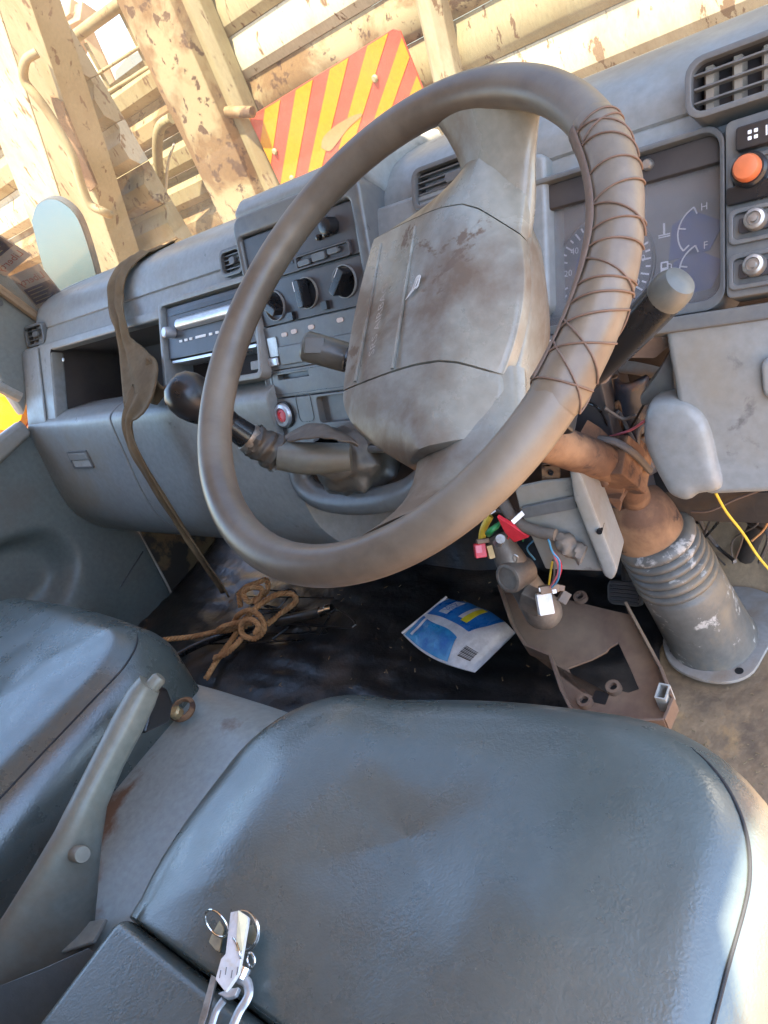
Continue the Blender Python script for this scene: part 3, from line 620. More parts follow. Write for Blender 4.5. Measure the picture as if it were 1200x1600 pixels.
for k in range(29):
    g = R(215 - k * 250 / 28); l = 0.009 if k % 2 == 0 else 0.005
    e = V((math.cos(g), math.sin(g))); t_ = V((-e.y, e.x)) * 0.0009
    p0 = V(dc) + e * (dR * 0.97); p1 = V(dc) + e * (dR * 0.97 - l)
    b.slab(DI, [tuple(p0 + t_), tuple(p1 + t_), tuple(p1 - t_), tuple(p0 - t_)], 0.0017, 0.0021)
FPR = mat('faded_print', (0.58, 0.58, 0.62), 0.6)
b.build('tick_marks', FPR, clu)
b = MB()
for k in range(8):
    g = R(212 - k * 35.0); text_mb(b, str(k * 20), DI, (dc[0] + math.cos(g) * dR * 0.74, dc[1] + math.sin(g) * dR * 0.73), 0.0098, 0.0028)
b.build('dial_numbers', FPR, clu)
MB().ring(DI, circ(dc, dR * 1.06, 48), circ(dc, dR * 1.03, 48), 0.0, 0.003).build('dial_rim', PLB, clu)
MB().lathe([(0.007, 0.0026), (0.007, 0.007), (0.004, 0.009), (0, 0.009)], DI.P(*dc), DI.n, 20).build('needle_hub', BLK, clu)
g = R(209); b = MB(); e = V((math.cos(g), math.sin(g))); t_ = V((-e.y, e.x))
b.slab(DI, [tuple(V(dc) + t_ * 0.002), tuple(V(dc) + e * dR * 0.8 + t_ * 0.0006), tuple(V(dc) + e * dR * 0.8 - t_ * 0.0006), tuple(V(dc) - t_ * 0.002)], 0.005, 0.006); b.build('needle', mat('needle', (0.62, 0.5, 0.5), 0.5), clu)
for cpx, nm, lt in (((1102, 360), 'temperature_gauge', 'H'), ((1104, 420), 'fuel_gauge', 'F')):
    c = DI.uv(*cpx); Rg = 0.026
    g_ = MB().slab(DI, [(c[0] - 0.036, c[1] - 0.022), (c[0] + 0.004, c[1] - 0.020), (c[0] + 0.018, c[1] + 0.004), (c[0] - 0.012, c[1] + 0.022), (c[0] - 0.032, c[1] + 0.012)], 0.0, 0.001).build(nm, DBL, clu)
    b = MB(); ap = []
    for k in range(13):
        g = R(112 + k * 105 / 12); ap.append(DI.P(c[0] + Rg * math.cos(g), c[1] + Rg * math.sin(g), 0.0022))
    b.tube(ap, 0.0008, 6)
    for k in (0, 6, 12):
        g = R(112 + k * 105 / 12); b.tube([DI.P(c[0] + Rg * math.cos(g), c[1] + Rg * math.sin(g), 0.0022), DI.P(c[0] + Rg * 0.72 * math.cos(g), c[1] + Rg * 0.72 * math.sin(g), 0.0022)], 0.0008, 6)
    text_mb(b, lt, DI, (c[0] + 0.0, c[1] + Rg * 0.85), 0.010, 0.002)
    ic = (c[0] - 0.040, c[1] + 0.008)
    if lt == 'H':
        b.slab(DI, [(ic[0] - 0.001, ic[1] - 0.003), (ic[0] + 0.001, ic[1] - 0.003), (ic[0] + 0.001, ic[1] + 0.008), (ic[0] - 0.001, ic[1] + 0.008)], 0.001, 0.0016)
        for s_ in (-0.004, -0.006): b.slab(DI, [(ic[0] - 0.006, ic[1] + s_), (ic[0] + 0.006, ic[1] + s_), (ic[0] + 0.006, ic[1] + s_ + 0.0011), (ic[0] - 0.006, ic[1] + s_ + 0.0011)], 0.001, 0.0016)
    else:
        b.ring(DI, rr(ic[0] - 0.005, ic[0] + 0.003, ic[1] - 0.006, ic[1] + 0.007, 0.001), rr(ic[0] - 0.0035, ic[0] + 0.0015, ic[1] + 0.001, ic[1] + 0.0055, 0.0005), 0.001, 0.0016)
        b.tube([DI.P(ic[0] + 0.003, ic[1] + 0.004, 0.0015), DI.P(ic[0] + 0.006, ic[1] + 0.003, 0.0015), DI.P(ic[0] + 0.006, ic[1] - 0.004, 0.0015), DI.P(ic[0] + 0.0035, ic[1] - 0.004, 0.0015)], 0.0006, 5)
    b.build('gauge_print', FPR, g_)
LP = BZ.off(-0.020); b = MB(); b.slab(LP, rr(*grow(rcb, -0.001), 0.014), 0, 0.0015).build('lens', GLC, clu)
# hood shelf over the dial with two screws
hd = MB().slab(BZ, [(rcb[0], rcb[3] - 0.026), (rcb[1], rcb[3] - 0.026), (rcb[1], rcb[3]), (rcb[0], rcb[3])], -0.020, -0.010).build('visor', CAV, clu, bevel=0.002)
for p in ((1007, 254), (833, 312)):
    c = BZ.uv(*p); sc_ = MB().lathe([(0.0055, -0.010), (0.0055, -0.006), (0.004, -0.004), (0, -0.0038)], BZ.P(*c), BZ.n, 18).build('screw', MET, clu)

# ------------------------------------------------------------------ switch panel
SW = FACE.off(0.016)
s0 = SW.uv(1133, 320)[0]; s1 = s0 + 0.12; st = SW.uv(1140, 188)[1]; sbm = SW.uv(1135, 468)[1]
swp = thing('switch_panel', 'dusty switch panel right of the instrument cluster', 'switch panel', SW.P((s0 + s1) / 2, sbm))
MB().slab(SW, rr(s0, s1, sbm, st, 0.006), -0.03, 0.0).build('panel', PLB, swp, bevel=0.003)
r1a = SW.uv(1154, 215); r1b = SW.uv(1158, 238)
rk = (r1a[0], r1a[0] + 0.055, SW.uv(1160, 240)[1], SW.uv(1154, 204)[1])
sw = MB().slab(SW, rr(*rk, 0.003), 0, 0.010).build('rocker_switch', BLK, swp, bevel=0.002)
b = MB()
for dx in (0.012, 0.017):
    for dy in (0.3, 0.55): b.slab(SW, rr(rk[0] + dx - 0.0015, rk[0] + dx + 0.0015, lerp(rk[2], rk[3], dy), lerp(rk[2], rk[3], dy) + 0.003, 0.0005), 0.0101, 0.0105)
b.slab(SW, circ((rk[0] + 0.032, lerp(rk[2], rk[3], 0.5)), 0.0035, 14), 0.0101, 0.0105)
for sx in (-1, 1): b.slab(SW, [(rk[0] + 0.032 + sx * 0.006, lerp(rk[2], rk[3], .3)), (rk[0] + 0.032 + sx * 0.0072, lerp(rk[2], rk[3], .3)), (rk[0] + 0.032 + sx * 0.0072, lerp(rk[2], rk[3], .7)), (rk[0] + 0.032 + sx * 0.006, lerp(rk[2], rk[3], .7))], 0.0101, 0.0105)
b.build('symbols', PRT, sw)
MB().slab(FACE, rr(s1 + 0.002, XR - 0.004, sbm - 0.02, st + 0.012, 0.006), -0.04, 0.010).build('end_fascia', PLA, dash, bevel=0.004)
def bay(y_top, y_bot, px=1140):
    a = SW.uv(px, (y_top + y_bot) / 2)[0]; bt_, bb_ = SW.uv(px + 5, y_top)[1], SW.uv(px + 5, y_bot)[1]
    return (a, a + 0.085, bb_, bt_)
ba = bay(250, 316)
MB().ring(SW, rr(*ba, 0.006), rr(*grow(ba, -0.004), 0.004), 0.0, 0.003).build('bay_frame', PLB, swp, bevel=0.001)
c = SW.uv(1174, 268)
pb = MB().lathe([(0.0150, 0.0), (0.0150, 0.008), (0.0130, 0.0105), (0.0120, 0.0105)], SW.P(*c), SW.n, 30).build('push_button', BLK, swp)
MB().lathe([(0.0115, 0.008), (0.0115, 0.015), (0.0098, 0.018), (0.006, 0.0190), (0, 0.0193)], SW.P(*c), SW.n, 30).build('orange_cap', ORA, pb)
MB().slab(SW, rr(c[0] - 0.020, c[0] + 0.020, c[1] - 0.026, c[1] - 0.010, 0.003), 0, 0.006).build('button_base', BLK, pb, bevel=0.002)
for (yt, yb, kp_) in ((330, 385, (1184, 345)), (400, 455, (1182, 416))):
    ba = bay(yt, yb)
    MB().ring(SW, rr(*ba, 0.006), rr(*grow(ba, -0.004), 0.004), 0.0, 0.004).build('bay_frame', PLB, swp, bevel=0.001)
    pt = MB().slab(SW, rr(*grow(ba, -0.009), 0.002), 0.0, 0.005).build('blank_plate', PLD, swp, bevel=0.0007)
    c = SW.uv(*kp_)
    MB().lathe([(0.0098, 0.005), (0.0098, 0.008), (0.0085, 0.0115), (0.006, 0.0125), (0.0055, 0.0105), (0.003, 0.0105), (0.0028, 0.0135), (0, 0.0137)], SW.P(*c), SW.n, 26).build('lock_knob', MET, pt)

# ------------------------------------------------------------------ knee panel
kn = thing('knee_panel', 'large blue grey lower dash panel right of the steering column', 'panel', KNE.P(0.15, -0.1))
kp1 = [KNE.uv(*p) for p in [(1036, 512), (1043, 556), (1052, 604), (1058, 640), (1090, 690), (1098, 775), (1200, 771)]]
kp1 += [(0.42, kp1[-1][1]), (0.42, kp1[0][1] + 0.004)]
MB().slab(KNE, kp1, -0.03, 0.0).build('flat_panel', PLA, kn, bevel=0.008, seg=3)
K2 = KNE.off(0.004)
lob = [K2.uv(*p) for p in [(1012, 628), (1004, 648), (1003, 690), (1018, 728), (1036, 762), (1048, 778), (1072, 786), (1090, 776), (1128, 766), (1122, 720), (1106, 660), (1080, 632), (1042, 624)]]
lobS = [tuple(p)[:2] for p in smooth([V((*p, 0)) for p in lob + [lob[0]]], 4)][:-1]
lcx = (sum(p[0] for p in lobS) / len(lobS) + 0.012, sum(p[1] for p in lobS) / len(lobS) + 0.01)
def lring(k, h): return [K2.P(lerp(lcx[0], a, k), lerp(lcx[1], b, k), h) for a, b in lobS]
MB().loft([lring(1.0, -0.06), lring(1.0, -0.020), lring(0.985, -0.010), lring(0.95, -0.002), lring(0.88, 0.003), lring(0.70, 0.006), lring(0.4, 0.007), lring(0.02, 0.007)]).build('column_cutout_lobe', PLA, kn, ang=75)
hk = KNE.uv(1200, 590); MB().slab(KNE, rr(hk[0] - 0.004, hk[0] + 0.06, hk[1] - 0.02, hk[1] + 0.02, 0.01), 0, 0.008).build('pull', PLA, kn, bevel=0.006, seg=3)

# ------------------------------------------------------------------ steering wheel
sw_ = thing('steering_wheel', 'worn brown and grey two-spoke steering wheel, turned on its side', 'steering wheel', WC)
RR_, rr0 = 0.205, 0.0160
def rimp(t, g, dr=0.0):
    rad = rr0 + dr
    return WC + (WU * math.cos(t) + WV * math.sin(t)) * (RR_ + rad * math.cos(g)) + WN * rad * math.sin(g)
def rimfn(u, v):
    t = 2 * math.pi * u; g = 2 * math.pi * v
    gr = max(0, -math.cos(t - 0.1)) ** 0.5 if math.cos(t - 0.1) < 0 else 0
    bump = 0.00025 * gr * math.sin(t * 46) * max(0, -math.cos(g)) ** 2
    return rimp(t, g, bump)
MB().grid(rimfn, 360, 24, True, True).build('rim', WHL, sw_)
# wrapped and laced section of the rim
T0, T1 = R(-27), R(33)
def wrapfn(u, v):
    t = lerp(T0, T1, u); g = 2 * math.pi * v
    e = 0.0009 + 0.0008 * nz((u * 9, math.cos(g) * 1.5, math.sin(g) * 1.5), 1.0) - 0.001 * max(0, (abs(2 * u - 1) - 0.94) / 0.06)
    return rimp(t, g, e)
wr = MB().grid(wrapfn, 60, 24, False, True).build('rim_wrap', WRP, sw_)
MB().grid(lambda u, v: rimp(lerp(T0 + 0.03, T1 - 0.03, u), R(lerp(118, 152, v)) + 0.12 * math.sin(u * 9), 0.0020 + 0.0006 * math.sin(v * 3.14)), 50, 6).build('wrap_seam', mat('seam_brown', (0.13, 0.085, 0.06), 0.7, bump=(300, 0.3, 0.001)), wr, solid=0.001)
def cord(ts, gs, name='lacing_cord'):
    n_ = 90; pts = []
    for k in range(n_):
        s_ = k / (n_ - 1) * (len(ts) - 1); i = min(int(s_), len(ts) - 2); f = s_ - i
        pts.append(rimp(lerp(ts[i], ts[i + 1], f), lerp(gs[i], gs[i + 1], f) , 0.0015))
    return MB().tube(pts, 0.0007, 6).build(name, CRD, wr)
for k, (tc, sk) in enumerate([(29.5, 3), (28, -5), (26.5, 6), (24, -4), (17, 1.5), (10.5, 6), (8, -5), (4, 3.5), (0.5, 2), (-3, -5), (-6.5, 3), (-9.5, 5), (-13.5, 7), (-15.5, -8), (-18.5, 6), (-20, -9), (-24.5, 3)]):
    cord([R(tc - sk * 0.7), R(tc + sk * 0.7)], [R(200), R(-25)])
    if k % 3 == 0: cord([R(tc + sk * 0.7), R(tc - sk * 1.3)], [R(-25), R(-160)])
# spokes
def spoke(p0, p1, w0, w1, d0, d1, m_, nm):
    rings = []
    for k in range(13):
        f = k / 12; c = V((lerp(p0[0], p1[0], f), lerp(p0[1], p1[1], f))); d = lerp(d0, d1, f ** 2.6)
        flare = max(0, (f - 0.62) / 0.38) ** 2
        wdt = lerp(w0, w1, f) + 0.020 * flare; th = lerp(0.016, 0.0095, f)
        tv = (V(p1) - V(p0)).normalized(); pv = V((tv.y, -tv.x))
        ring = []
        for j in range(20):
            g = 2 * math.pi * j / 20; ce, se = math.cos(g), math.sin(g)
            xx = wdt * math.copysign(abs(ce) ** 0.8, ce); hh = th * math.copysign(abs(se) ** 0.9, se) * (1 + 0.35 * (1 - abs(ce)) * (se > 0))
            q = c + pv * xx; ring.append(H(q.x, q.y, d - hh))
        rings.append(ring)
    return MB().loft(rings).build(nm, m_, sw_)
spoke((0.046, 0.075), (0.060, 0.187), 0.038, 0.036, 0.064, 0.007, HUB, 'spoke')
spoke((0.064, -0.045), (0.102, -0.162), 0.050, 0.045, 0.060, 0.007, HUB, 'spoke')
# hub covers: patches between seam lines, ridge at u ~ 0.055
def tri(pts, t):
    w_ = (0.25, 0.5, 0.25); o = V((0, 0))
    for k, a in zip(w_, (-0.13, 0.0, 0.13)): o += tri0(pts, min(1, max(0, t + a * min(1, 4 * t * (1 - t))))) * k
    return o
def tri0(pts, t):
    return V(pts[0]).lerp(V(pts[1]), t / 0.62) if t < 0.62 else V(pts[1]).lerp(V(pts[2]), (t - 0.62) / 0.38)
def cover(lo, hi, nm, bulgeL, bulgeR, d0=0.024, seed=0, m_=HUB):
    N, Mm = 44, 34
    def fn(u, v):
        # u along seam-to-seam, v across; outer rings drop for an edge
        e = 0.0
        uu = min(max((u * (N - 1) - 2) / (N - 5), 0), 1); vv = min(max((v * (Mm - 1) - 2) / (Mm - 5), 0), 1)
        ring_ = min(u * (N - 1), v * (Mm - 1), (1 - u) * (N - 1), (1 - v) * (Mm - 1))
        if ring_ < 0.5: e = 0.010
        elif ring_ < 1.5: e = 0.0011
        q = tri(lo, vv).lerp(tri(hi, vv), uu)
        q = q + V((-bulgeL * 4 * uu * (1 - uu) * (1 - vv) ** 2 + bulgeR * 4 * uu * (1 - uu) * vv ** 3, 0))
        ins = 0.0005 if ring_ >= 1.5 else (0.0001 if ring_ >= 0.5 else 0.0)
        cx = V((0.035, (lo[1][1] + hi[1][1]) / 2)); q = q + (cx - q).normalized() * ins
        s_ = (vv - 0.62)
        d = d0 + 0.004 * math.exp(-(s_ / 0.10) ** 2) * 0.6 + (0.030 * (abs(s_) / 0.62) ** 1.35 if s_ < 0 else 0.024 * (s_ / 0.38) ** 1.2) + e
        return H(q.x, q.y, d)
    return MB().grid(fn, N, Mm).build(nm, m_, sw_, ang=50)
topc = [(0.004, 0.166), (0.046, 0.168), (0.086, 0.122)]
seam1 = [(-0.097, 0.138), (0.044, 0.114), (0.090, 0.084)]
seam2 = [(-0.082, -0.028), (0.060, -0.032), (0.103, -0.040)]
botc = [(0.022, -0.106), (0.066, -0.104), (0.106, -0.088)]
def sh(c, d): return [(p[0], p[1] + d) for p in c]
cover(sh(seam1, 0.0004), topc, 'upper_hub_cover', -0.012, 0.0)
padp = cover(sh(seam2, 0.0004), sh(seam1, -0.0004), 'horn_pad', 0.006, 0.010, 0.0235)
cover(botc, sh(seam2, -0.0004), 'lower_hub_cover', 0.022, 0.004)
# hub body under the covers
ol_ = [(0.012, 0.152), (0.048, 0.155), (0.074, 0.118), (0.088, 0.088), (0.102, 0.030), (0.105, -0.038), (0.090, -0.080), (0.055, -0.098), (0.018, -0.098), (-0.05, -0.060), (-0.076, -0.030), (-0.090, 0.03), (-0.090, 0.124), (-0.03, 0.146)]
olS = [tuple(p)[:2] for p in smooth([V((*p, 0)) for p in ol_ + [ol_[0]]], 4)][:-1]
def rng_(sc_, d, dx=0): return [H(0.04 + (x - 0.04) * sc_ + dx, y * sc_, d) for x, y in olS]
MB().loft([rng_(0.90, 0.056), rng_(0.985, 0.060), rng_(1.0, 0.068), rng_(0.97, 0.088), rng_(0.80, 0.115), rng_(0.55, 0.13)]).build('hub_body', HUB, sw_, ang=50)
# pad ribs, horn mark and raised letters
def hubd(u):  # height of pad face for u
    s_ = (u + 0.092) / 0.144 * 0.62 - 0.62 if u < 0.052 else (u - 0.052) / 0.045 * 0.38
    return 0.0225 + (0.030 * (abs(s_) / 0.62) ** 1.35 if s_ < 0 else 0.024 * (s_ / 0.38) ** 1.2)
for u0, vv0, vv1 in ((0.004, -0.030, 0.114), (-0.054, -0.028, 0.122)):
    MB().tube([H(u0 - 0.022 * f, lerp(vv0, vv1, f), hubd(u0 - 0.022 * f) - 0.0002) for f in [k / 12 for k in range(13)]], 0.0016, 8).build('pad_rib', HUB, padp)
tl_ = Pl(H(-0.038, 0.028, hubd(-0.038) - 0.0012), WN - WU * 0.28, WV - WU * 0.13)
b = MB(); text_mb(b, 'SRS AIRBAG', tl_, (0, 0), 0.0135, 0, ext=0.0006, sx=1.05); b.build('raised_lettering', mat('hub_letters', (0.30, 0.27, 0.24), 0.5), padp)
hp = Pl(H(0.008, 0.044, hubd(0.008) - 0.0010), WN - WU * 0.24, WU)
b = MB(); b.slab(hp, [(-0.010, -0.009), (-0.001, -0.004), (0.003, 0.008), (-0.001, 0.007), (-0.004, -0.002)], 0, 0.0006)
b.ring(hp, rr(-0.002, 0.0055, -0.003, 0.010, 0.003), rr(0.000, 0.0035, -0.001, 0.0075, 0.0015), 0, 0.0006); b.build('horn_mark', mat('horn_white', (0.5, 0.48, 0.45), 0.5), padp)

# ------------------------------------------------------------------ steering column
colm = thing('steering_column', 'rusty steering column under the wheel with ribbed rubber boot', 'steering column', (0.04, 0.745, 0.0))
def Cc(d): return WC - WN * d
MB().tube([Cc(0.10), Cc(0.24), Cc(0.42) + V((0, 0.05, 0))], 0.022, 20).build('column_tube', RUS, colm)
MB().lathe([(0.045, 0), (0.052, 0.015), (0.052, 0.055), (0.04, 0.06)], Cc(0.118), -WN, 24).build('switch_ring', BLK, colm)
sq = Matrix((WU, WV, WN)).transposed()
MB().box(Cc(0.155) + WU * 0.02, (0.15, 0.07, 0.035), sq).build('switch_housing', BLK, colm, bevel=0.006)
MB().box(Cc(0.14) + WU * 0.075 - WV * 0.01, (0.02, 0.05, 0.012), sq).build('connector_block', WHT, colm, bevel=0.003)
MB().box(Cc(0.20) - WU * 0.02, (0.10, 0.085, 0.05), sq).build('lock_bracket', FLG, colm, bevel=0.006)
# rusty clamp: folded plates, yoke and bolts
MB().prism([at(868, 702, Y=0.63), at(900, 686, Y=0.63), at(922, 700, Y=0.635), at(962, 738, Y=0.65), at(976, 762, Y=0.655), at(968, 800, Y=0.66), at(938, 772, Y=0.65), at(920, 744, Y=0.64), at(880, 724, Y=0.632)], (0.0, 0.006, 0.0)).build('clamp_plate', RUS, colm, bevel=0.0012)
MB().prism([at(900, 686, Y=0.63), at(922, 700, Y=0.635), at(962, 738, Y=0.65), at(976, 762, Y=0.655)], (0.004, 0.03, 0.006)).build('clamp_flange', RUS, colm, bevel=0.001)
MB().prism([at(932, 776, Y=0.645), at(968, 780, Y=0.645), at(972, 786, Y=0.645), at(934, 784, Y=0.645)], (0, 0.04, 0)).build('clamp_lip', RUS, colm, bevel=0.001)
MB().box(Cc(0.375) + V((0.0, 0.05, -0.01)), (0.060, 0.05, 0.05), sq).build('yoke', RUS, colm, bevel=0.004)
MB().box(Cc(0.42) + V((0, 0.055, 0.0)), (0.045, 0.06, 0.04), sq).build('lower_yoke', RUS, colm, bevel=0.005)
for p_, y_ in (((930, 716), 0.636), ((946, 752), 0.645), ((905, 706), 0.628)):
    MB().lathe([(0.0065, 0), (0.0065, 0.005), (0.005, 0.006)], at(*p_, Y=y_), (0, -1, 0.2), 6).build('bolt', RUS, colm)
MB().prism([at(846, 726, Y=0.605), at(874, 724, Y=0.605), at(874, 748, Y=0.605), at(846, 752, Y=0.605)], (0, 0.004, 0)).build('bracket_tab', RUS, colm, bevel=0.001)
MB().prism([at(846, 726, Y=0.605), at(874, 724, Y=0.605), at(880, 718, Y=0.63), at(850, 719, Y=0.63)], (0, 0.0, -0.004)).build('bracket_tab_fold', RUS, colm, bevel=0.001)
tb = at(861, 738, Y=0.603); MB().lathe([(0.0035, 0.0), (0.0035, 0.002)], tb, (0, -1, 0.1), 12).build('bolt_hole', BLK, colm)
for p_ in ((856, 548), (866, 562), (846, 700)):
    MB().box(at(*p_, Y=0.585), (0.012, 0.010, 0.020), Matrix.Rotation(0.5, 3, 'Y')).build('white_clip', WHT, colm, bevel=0.0015)
T = at(1020, 832, Y=0.725); B = at(1114, 1000, Z=0.02); ax = (B - T); L_ = ax.length
MB().lathe([(0.0, -0.070), (0.026, -0.066), (0.040, -0.050), (0.046, -0.025), (0.047, 0.0), (0.047, 0.03)], T + V((-0.006, 0, 0.004)), ax, 32).build('column_cap', RUS, colm)
MB().tube([Cc(0.42) + V((0, 0.05, 0)), T - ax.normalized() * 0.05], [0.018, 0.020], 16).build('lower_shaft', RUS, colm)
pr = [(0.044, -0.002), (0.049, 0.0)]
for k in range(6):
    h = 0.004 + k * 0.0145; r_ = 0.049 + k * 0.0008
    pr += [(r_ + 0.0040, h + 0.0015), (r_ + 0.0055, h + 0.005), (r_ + 0.0042, h + 0.0095), (r_ - 0.0035, h + 0.0120), (r_ - 0.0035, h + 0.0132)]
pr += [(0.055, 0.095), (0.0575, 0.10), (0.058, 0.13), (0.060, L_ * 0.75), (0.062, L_ * 0.97), (0.064, L_ - 0.002)]
MB().lathe(pr, T, ax, 48).build('rubber_boot', BOO, colm, ang=60)
fl = Pl((0, 0.74, 0.014), (0, 0.06, 1.0))
fp = [fl.uv(*p) for p in [(1042, 985), (1037, 1012), (1050, 1042), (1085, 1062), (1130, 1070), (1172, 1058), (1195, 1025), (1215, 985), (1215, 940), (1150, 920), (1080, 950)]]
MB().slab(fl, [tuple(p)[:2] for p in smooth([V((*p, 0)) for p in fp + [fp[0]]], 4)][:-1], 0, 0.006).build('floor_flange', FLG, colm, bevel=0.0015)
for p in ((1054, 1020), (1156, 1053)): MB().lathe([(0.006, 0.0055), (0.006, 0.0068)], fl.P(*fl.uv(*p)), fl.n, 14).build('flange_hole', BLK, colm)

# stalks on the column
OLV = mat('olive_grip', (0.075, 0.072, 0.060), 0.36, (0.13, 0.11, 0.08), 9, (0.5, 0.8))
def stalk(name, label, pts, rads, m_, tipm, flat=1.0):
    t = thing(name, label, 'stalk', pts[0]); MB().tube(smooth(pts, 5), smooth1(rads, 5), 18, flat=flat).build('arm', m_, t); return t
p0, p1 = at(600, 575, Y=0.53), at(476, 540, Y=0.51); d_ = (p1 - p0)
t = stalk('wiper_stalk', 'short dark olive stalk left of the steering hub', [p0, p0 + d_ * 0.3, p0 + d_ * 0.45], [0.012, 0.0135, 0.0155], BLK, None)
MB().tube([p0 + d_ * x for x in (0.44, 0.46, 0.97, 1.0)], [0.0150, 0.0165, 0.0172, 0.0150], 24, flat=0.95).build('grip', OLV, t)
MB().tube([p0 + d_ * x for x in (0.36, 0.44)], [0.0150, 0.0150], 24).build('collar', OLV, t)
pw = p0 + d_ * 0.86; MB().box(pw - AZ * 0.0155, (0.022, 0.004, 0.018), Matrix((AX, AZ, -AY)).transposed()).build('flat_face', OLV, t, bevel=0.002)
p0, p1 = at(925, 585, Y=0.56), at(1060, 442, Y=0.55); d_ = (p1 - p0)
t = stalk('indicator_stalk', 'black stalk with grey end cap right of the steering wheel', [p0 - d_ * 0.1, p0 + d_ * 0.3, p0 + d_ * 0.6, p0 + d_ * 0.86], [0.011, 0.0145, 0.0158, 0.0160], BLK, None)
MB().tube([p0 + d_ * x for x in (0.86, 0.90, 0.97, 1.02, 1.04)], [0.0160, 0.0164, 0.0158, 0.0128, 0.005], 24).build('end_cap', mat('cap_grey', (0.085, 0.088, 0.078), 0.4, DUST, 8, (0.5, 0.8)), t)

# upper shroud flap, bracket arms, bits beside the column
t = thing('upper_shroud', 'dusty brown upper column shroud flap under the indicator stalk', 'shroud', at(990, 545, Y=0.66))
MB().prism([at(925, 590, Y=0.62), at(965, 555, Y=0.64), at(1032, 515, Y=0.67), at(1050, 540, Y=0.67), at(1024, 562, Y=0.67), at(985, 562, Y=0.66), at(960, 575, Y=0.65), at(952, 600, Y=0.64), at(928, 605, Y=0.63)], (0.0, 0.03, 0.008)).build('flap', mat('brown_flap', (0.20, 0.145, 0.11), 0.6, (0.14, 0.10, 0.08), 12, (0.4, 0.7)), t, bevel=0.004)
MB().prism([at(1050, 540, Y=0.665), at(1055, 605, Y=0.665), at(1052, 630, Y=0.665), at(1000, 636, Y=0.665), at(998, 622, Y=0.665), at(1022, 590, Y=0.665)], (0, 0.03, 0)).build('side_wing', PLB, t, bevel=0.004)
t = thing('pedal_bracket', 'blue black pedal bracket with rusty edge behind the column', 'bracket', at(985, 690, Y=0.75))
MB().grid(lambda u, v: at(lerp(958, 1012, v) + 22 * u * u, lerp(586, 730, u), Y=0.74) + V((0, -0.02 * math.sin(v * 3.1), 0)), 16, 10).build('arm', mat('blue_black_paint', (0.03, 0.04, 0.06), 0.4, (0.24, 0.11, 0.05), 7, (0.48, 0.56)), t, solid=0.006)
MB().tube(smooth([at(957, 588, Y=0.735), at(966, 640, Y=0.73), at(972, 700, Y=0.725), at(996, 740, Y=0.72)], 5), 0.006, 10).build('rolled_edge', RUS, t)
MB().tube(smooth([at(962, 690, Y=0.722), at(958, 655, Y=0.722), at(968, 628, Y=0.722), at(974, 655, Y=0.722), at(968, 692, Y=0.722)], 5), 0.0045, 8).build('rusty_loop', RUS, t)
t = thing('rusty_motor', 'rusty cylinder behind the steering wheel rim', 'motor', at(925, 660, Y=0.78))
MB().tube([at(905, 660, Y=0.77), at(975, 646, Y=0.79)], 0.028, 20).build('body', RUS, t, bevel=0.003)
MB().tube([at(905, 632, Y=0.78), at(962, 625, Y=0.80)], 0.016, 16).build('upper_rod', RUS, t)
MB().tube(smooth([at(950, 572, Y=0.76), at(990, 575, Y=0.76), at(1035, 585, Y=0.76)], 4), 0.008, 10).build('cross_bar', FLG, t)
def wire(name, label, pts, r, m_, k=8):
    return tag(MB().tube(smooth(pts, k), r, 8).build(name, m_), label, 'wire')
wire('pink_wire', 'thin pink wire running to the knee panel', [at(940, 688, Y=0.69), at(955, 682, Y=0.69), at(985, 672, Y=0.68), at(1008, 657, Y=0.66)], 0.0016, PNK)
wire('grey_cable', 'thick grey cable curving over the rusty clamp', [at(905, 690, Y=0.66), at(930, 686, Y=0.655), at(960, 690, Y=0.655), at(990, 708, Y=0.66), at(1015, 735, Y=0.69)], 0.0045, GRW)
wire('yellow_wire', 'thin yellow wire hanging below the knee panel', [at(1118, 770, Y=0.70), at(1135, 800, Y=0.71), at(1160, 832, Y=0.72), at(1185, 870, Y=0.72), at(1215, 905, Y=0.72)], 0.0017, YEL)
wire('brown_wire', 'looped brown wire below the knee panel at the right', [at(1080, 800, Y=0.74), at(1110, 798, Y=0.74), at(1150, 780, Y=0.75), at(1205, 760, Y=0.76)], 0.0016, CRD)
wire('looped_wire', 'tan wire loop hanging at the right edge', [at(1175, 845, Y=0.78), at(1195, 825, Y=0.78), at(1203, 800, Y=0.77), at(1198, 785, Y=0.77)], 0.0016, ROP)
random.seed(21)
lw_ = thing('loose_wiring', 'thin dark and coloured loose wires around the column clamp', 'wires', at(930, 700, Y=0.68))
for k in range(11):
    x0, y0 = random.uniform(870, 1010), random.uniform(560, 690); n_ = random.randint(4, 5)
    pts = [at(x0 + j * random.uniform(10, 34) - 30, y0 + j * random.uniform(4, 40) - 20 + random.uniform(-14, 14), Y=random.uniform(0.69, 0.74)) for j in range(n_)]
    MB().tube(smooth(pts, 6), random.choice([0.0011, 0.0016, 0.0024]), 6).build('wire', (GRW, BLK, CRD, GRW, PNK, BLK, YEL)[k % 7], lw_)
for k in range(9):
    x0 = random.uniform(1060, 1190); pts = [at(x0 + random.uniform(-40, 40), 775 + 34 * j + random.uniform(-8, 8), Y=random.uniform(0.78, 0.86)) for j in range(4)]
    MB().tube(smooth(pts, 6), random.choice([0.0014, 0.002, 0.003]), 6).build('wire', (GRW, BLK, CRD, FIR)[k % 4], lw_)
for k in range(8):
    x0, y0 = random.uniform(780, 850), random.uniform(790, 830)
    pts = [at(x0 + random.uniform(-16, 16) + 5 * j, y0 + 18 * j, Y=0.60 + random.uniform(-.012, .012)) for j in range(4)]
    MB().tube(smooth(pts, 6), 0.0012, 6).build('wire', (GRW, YEL, BLK, REDP, GRN, GRW, BLU, WHT)[k], lw_)
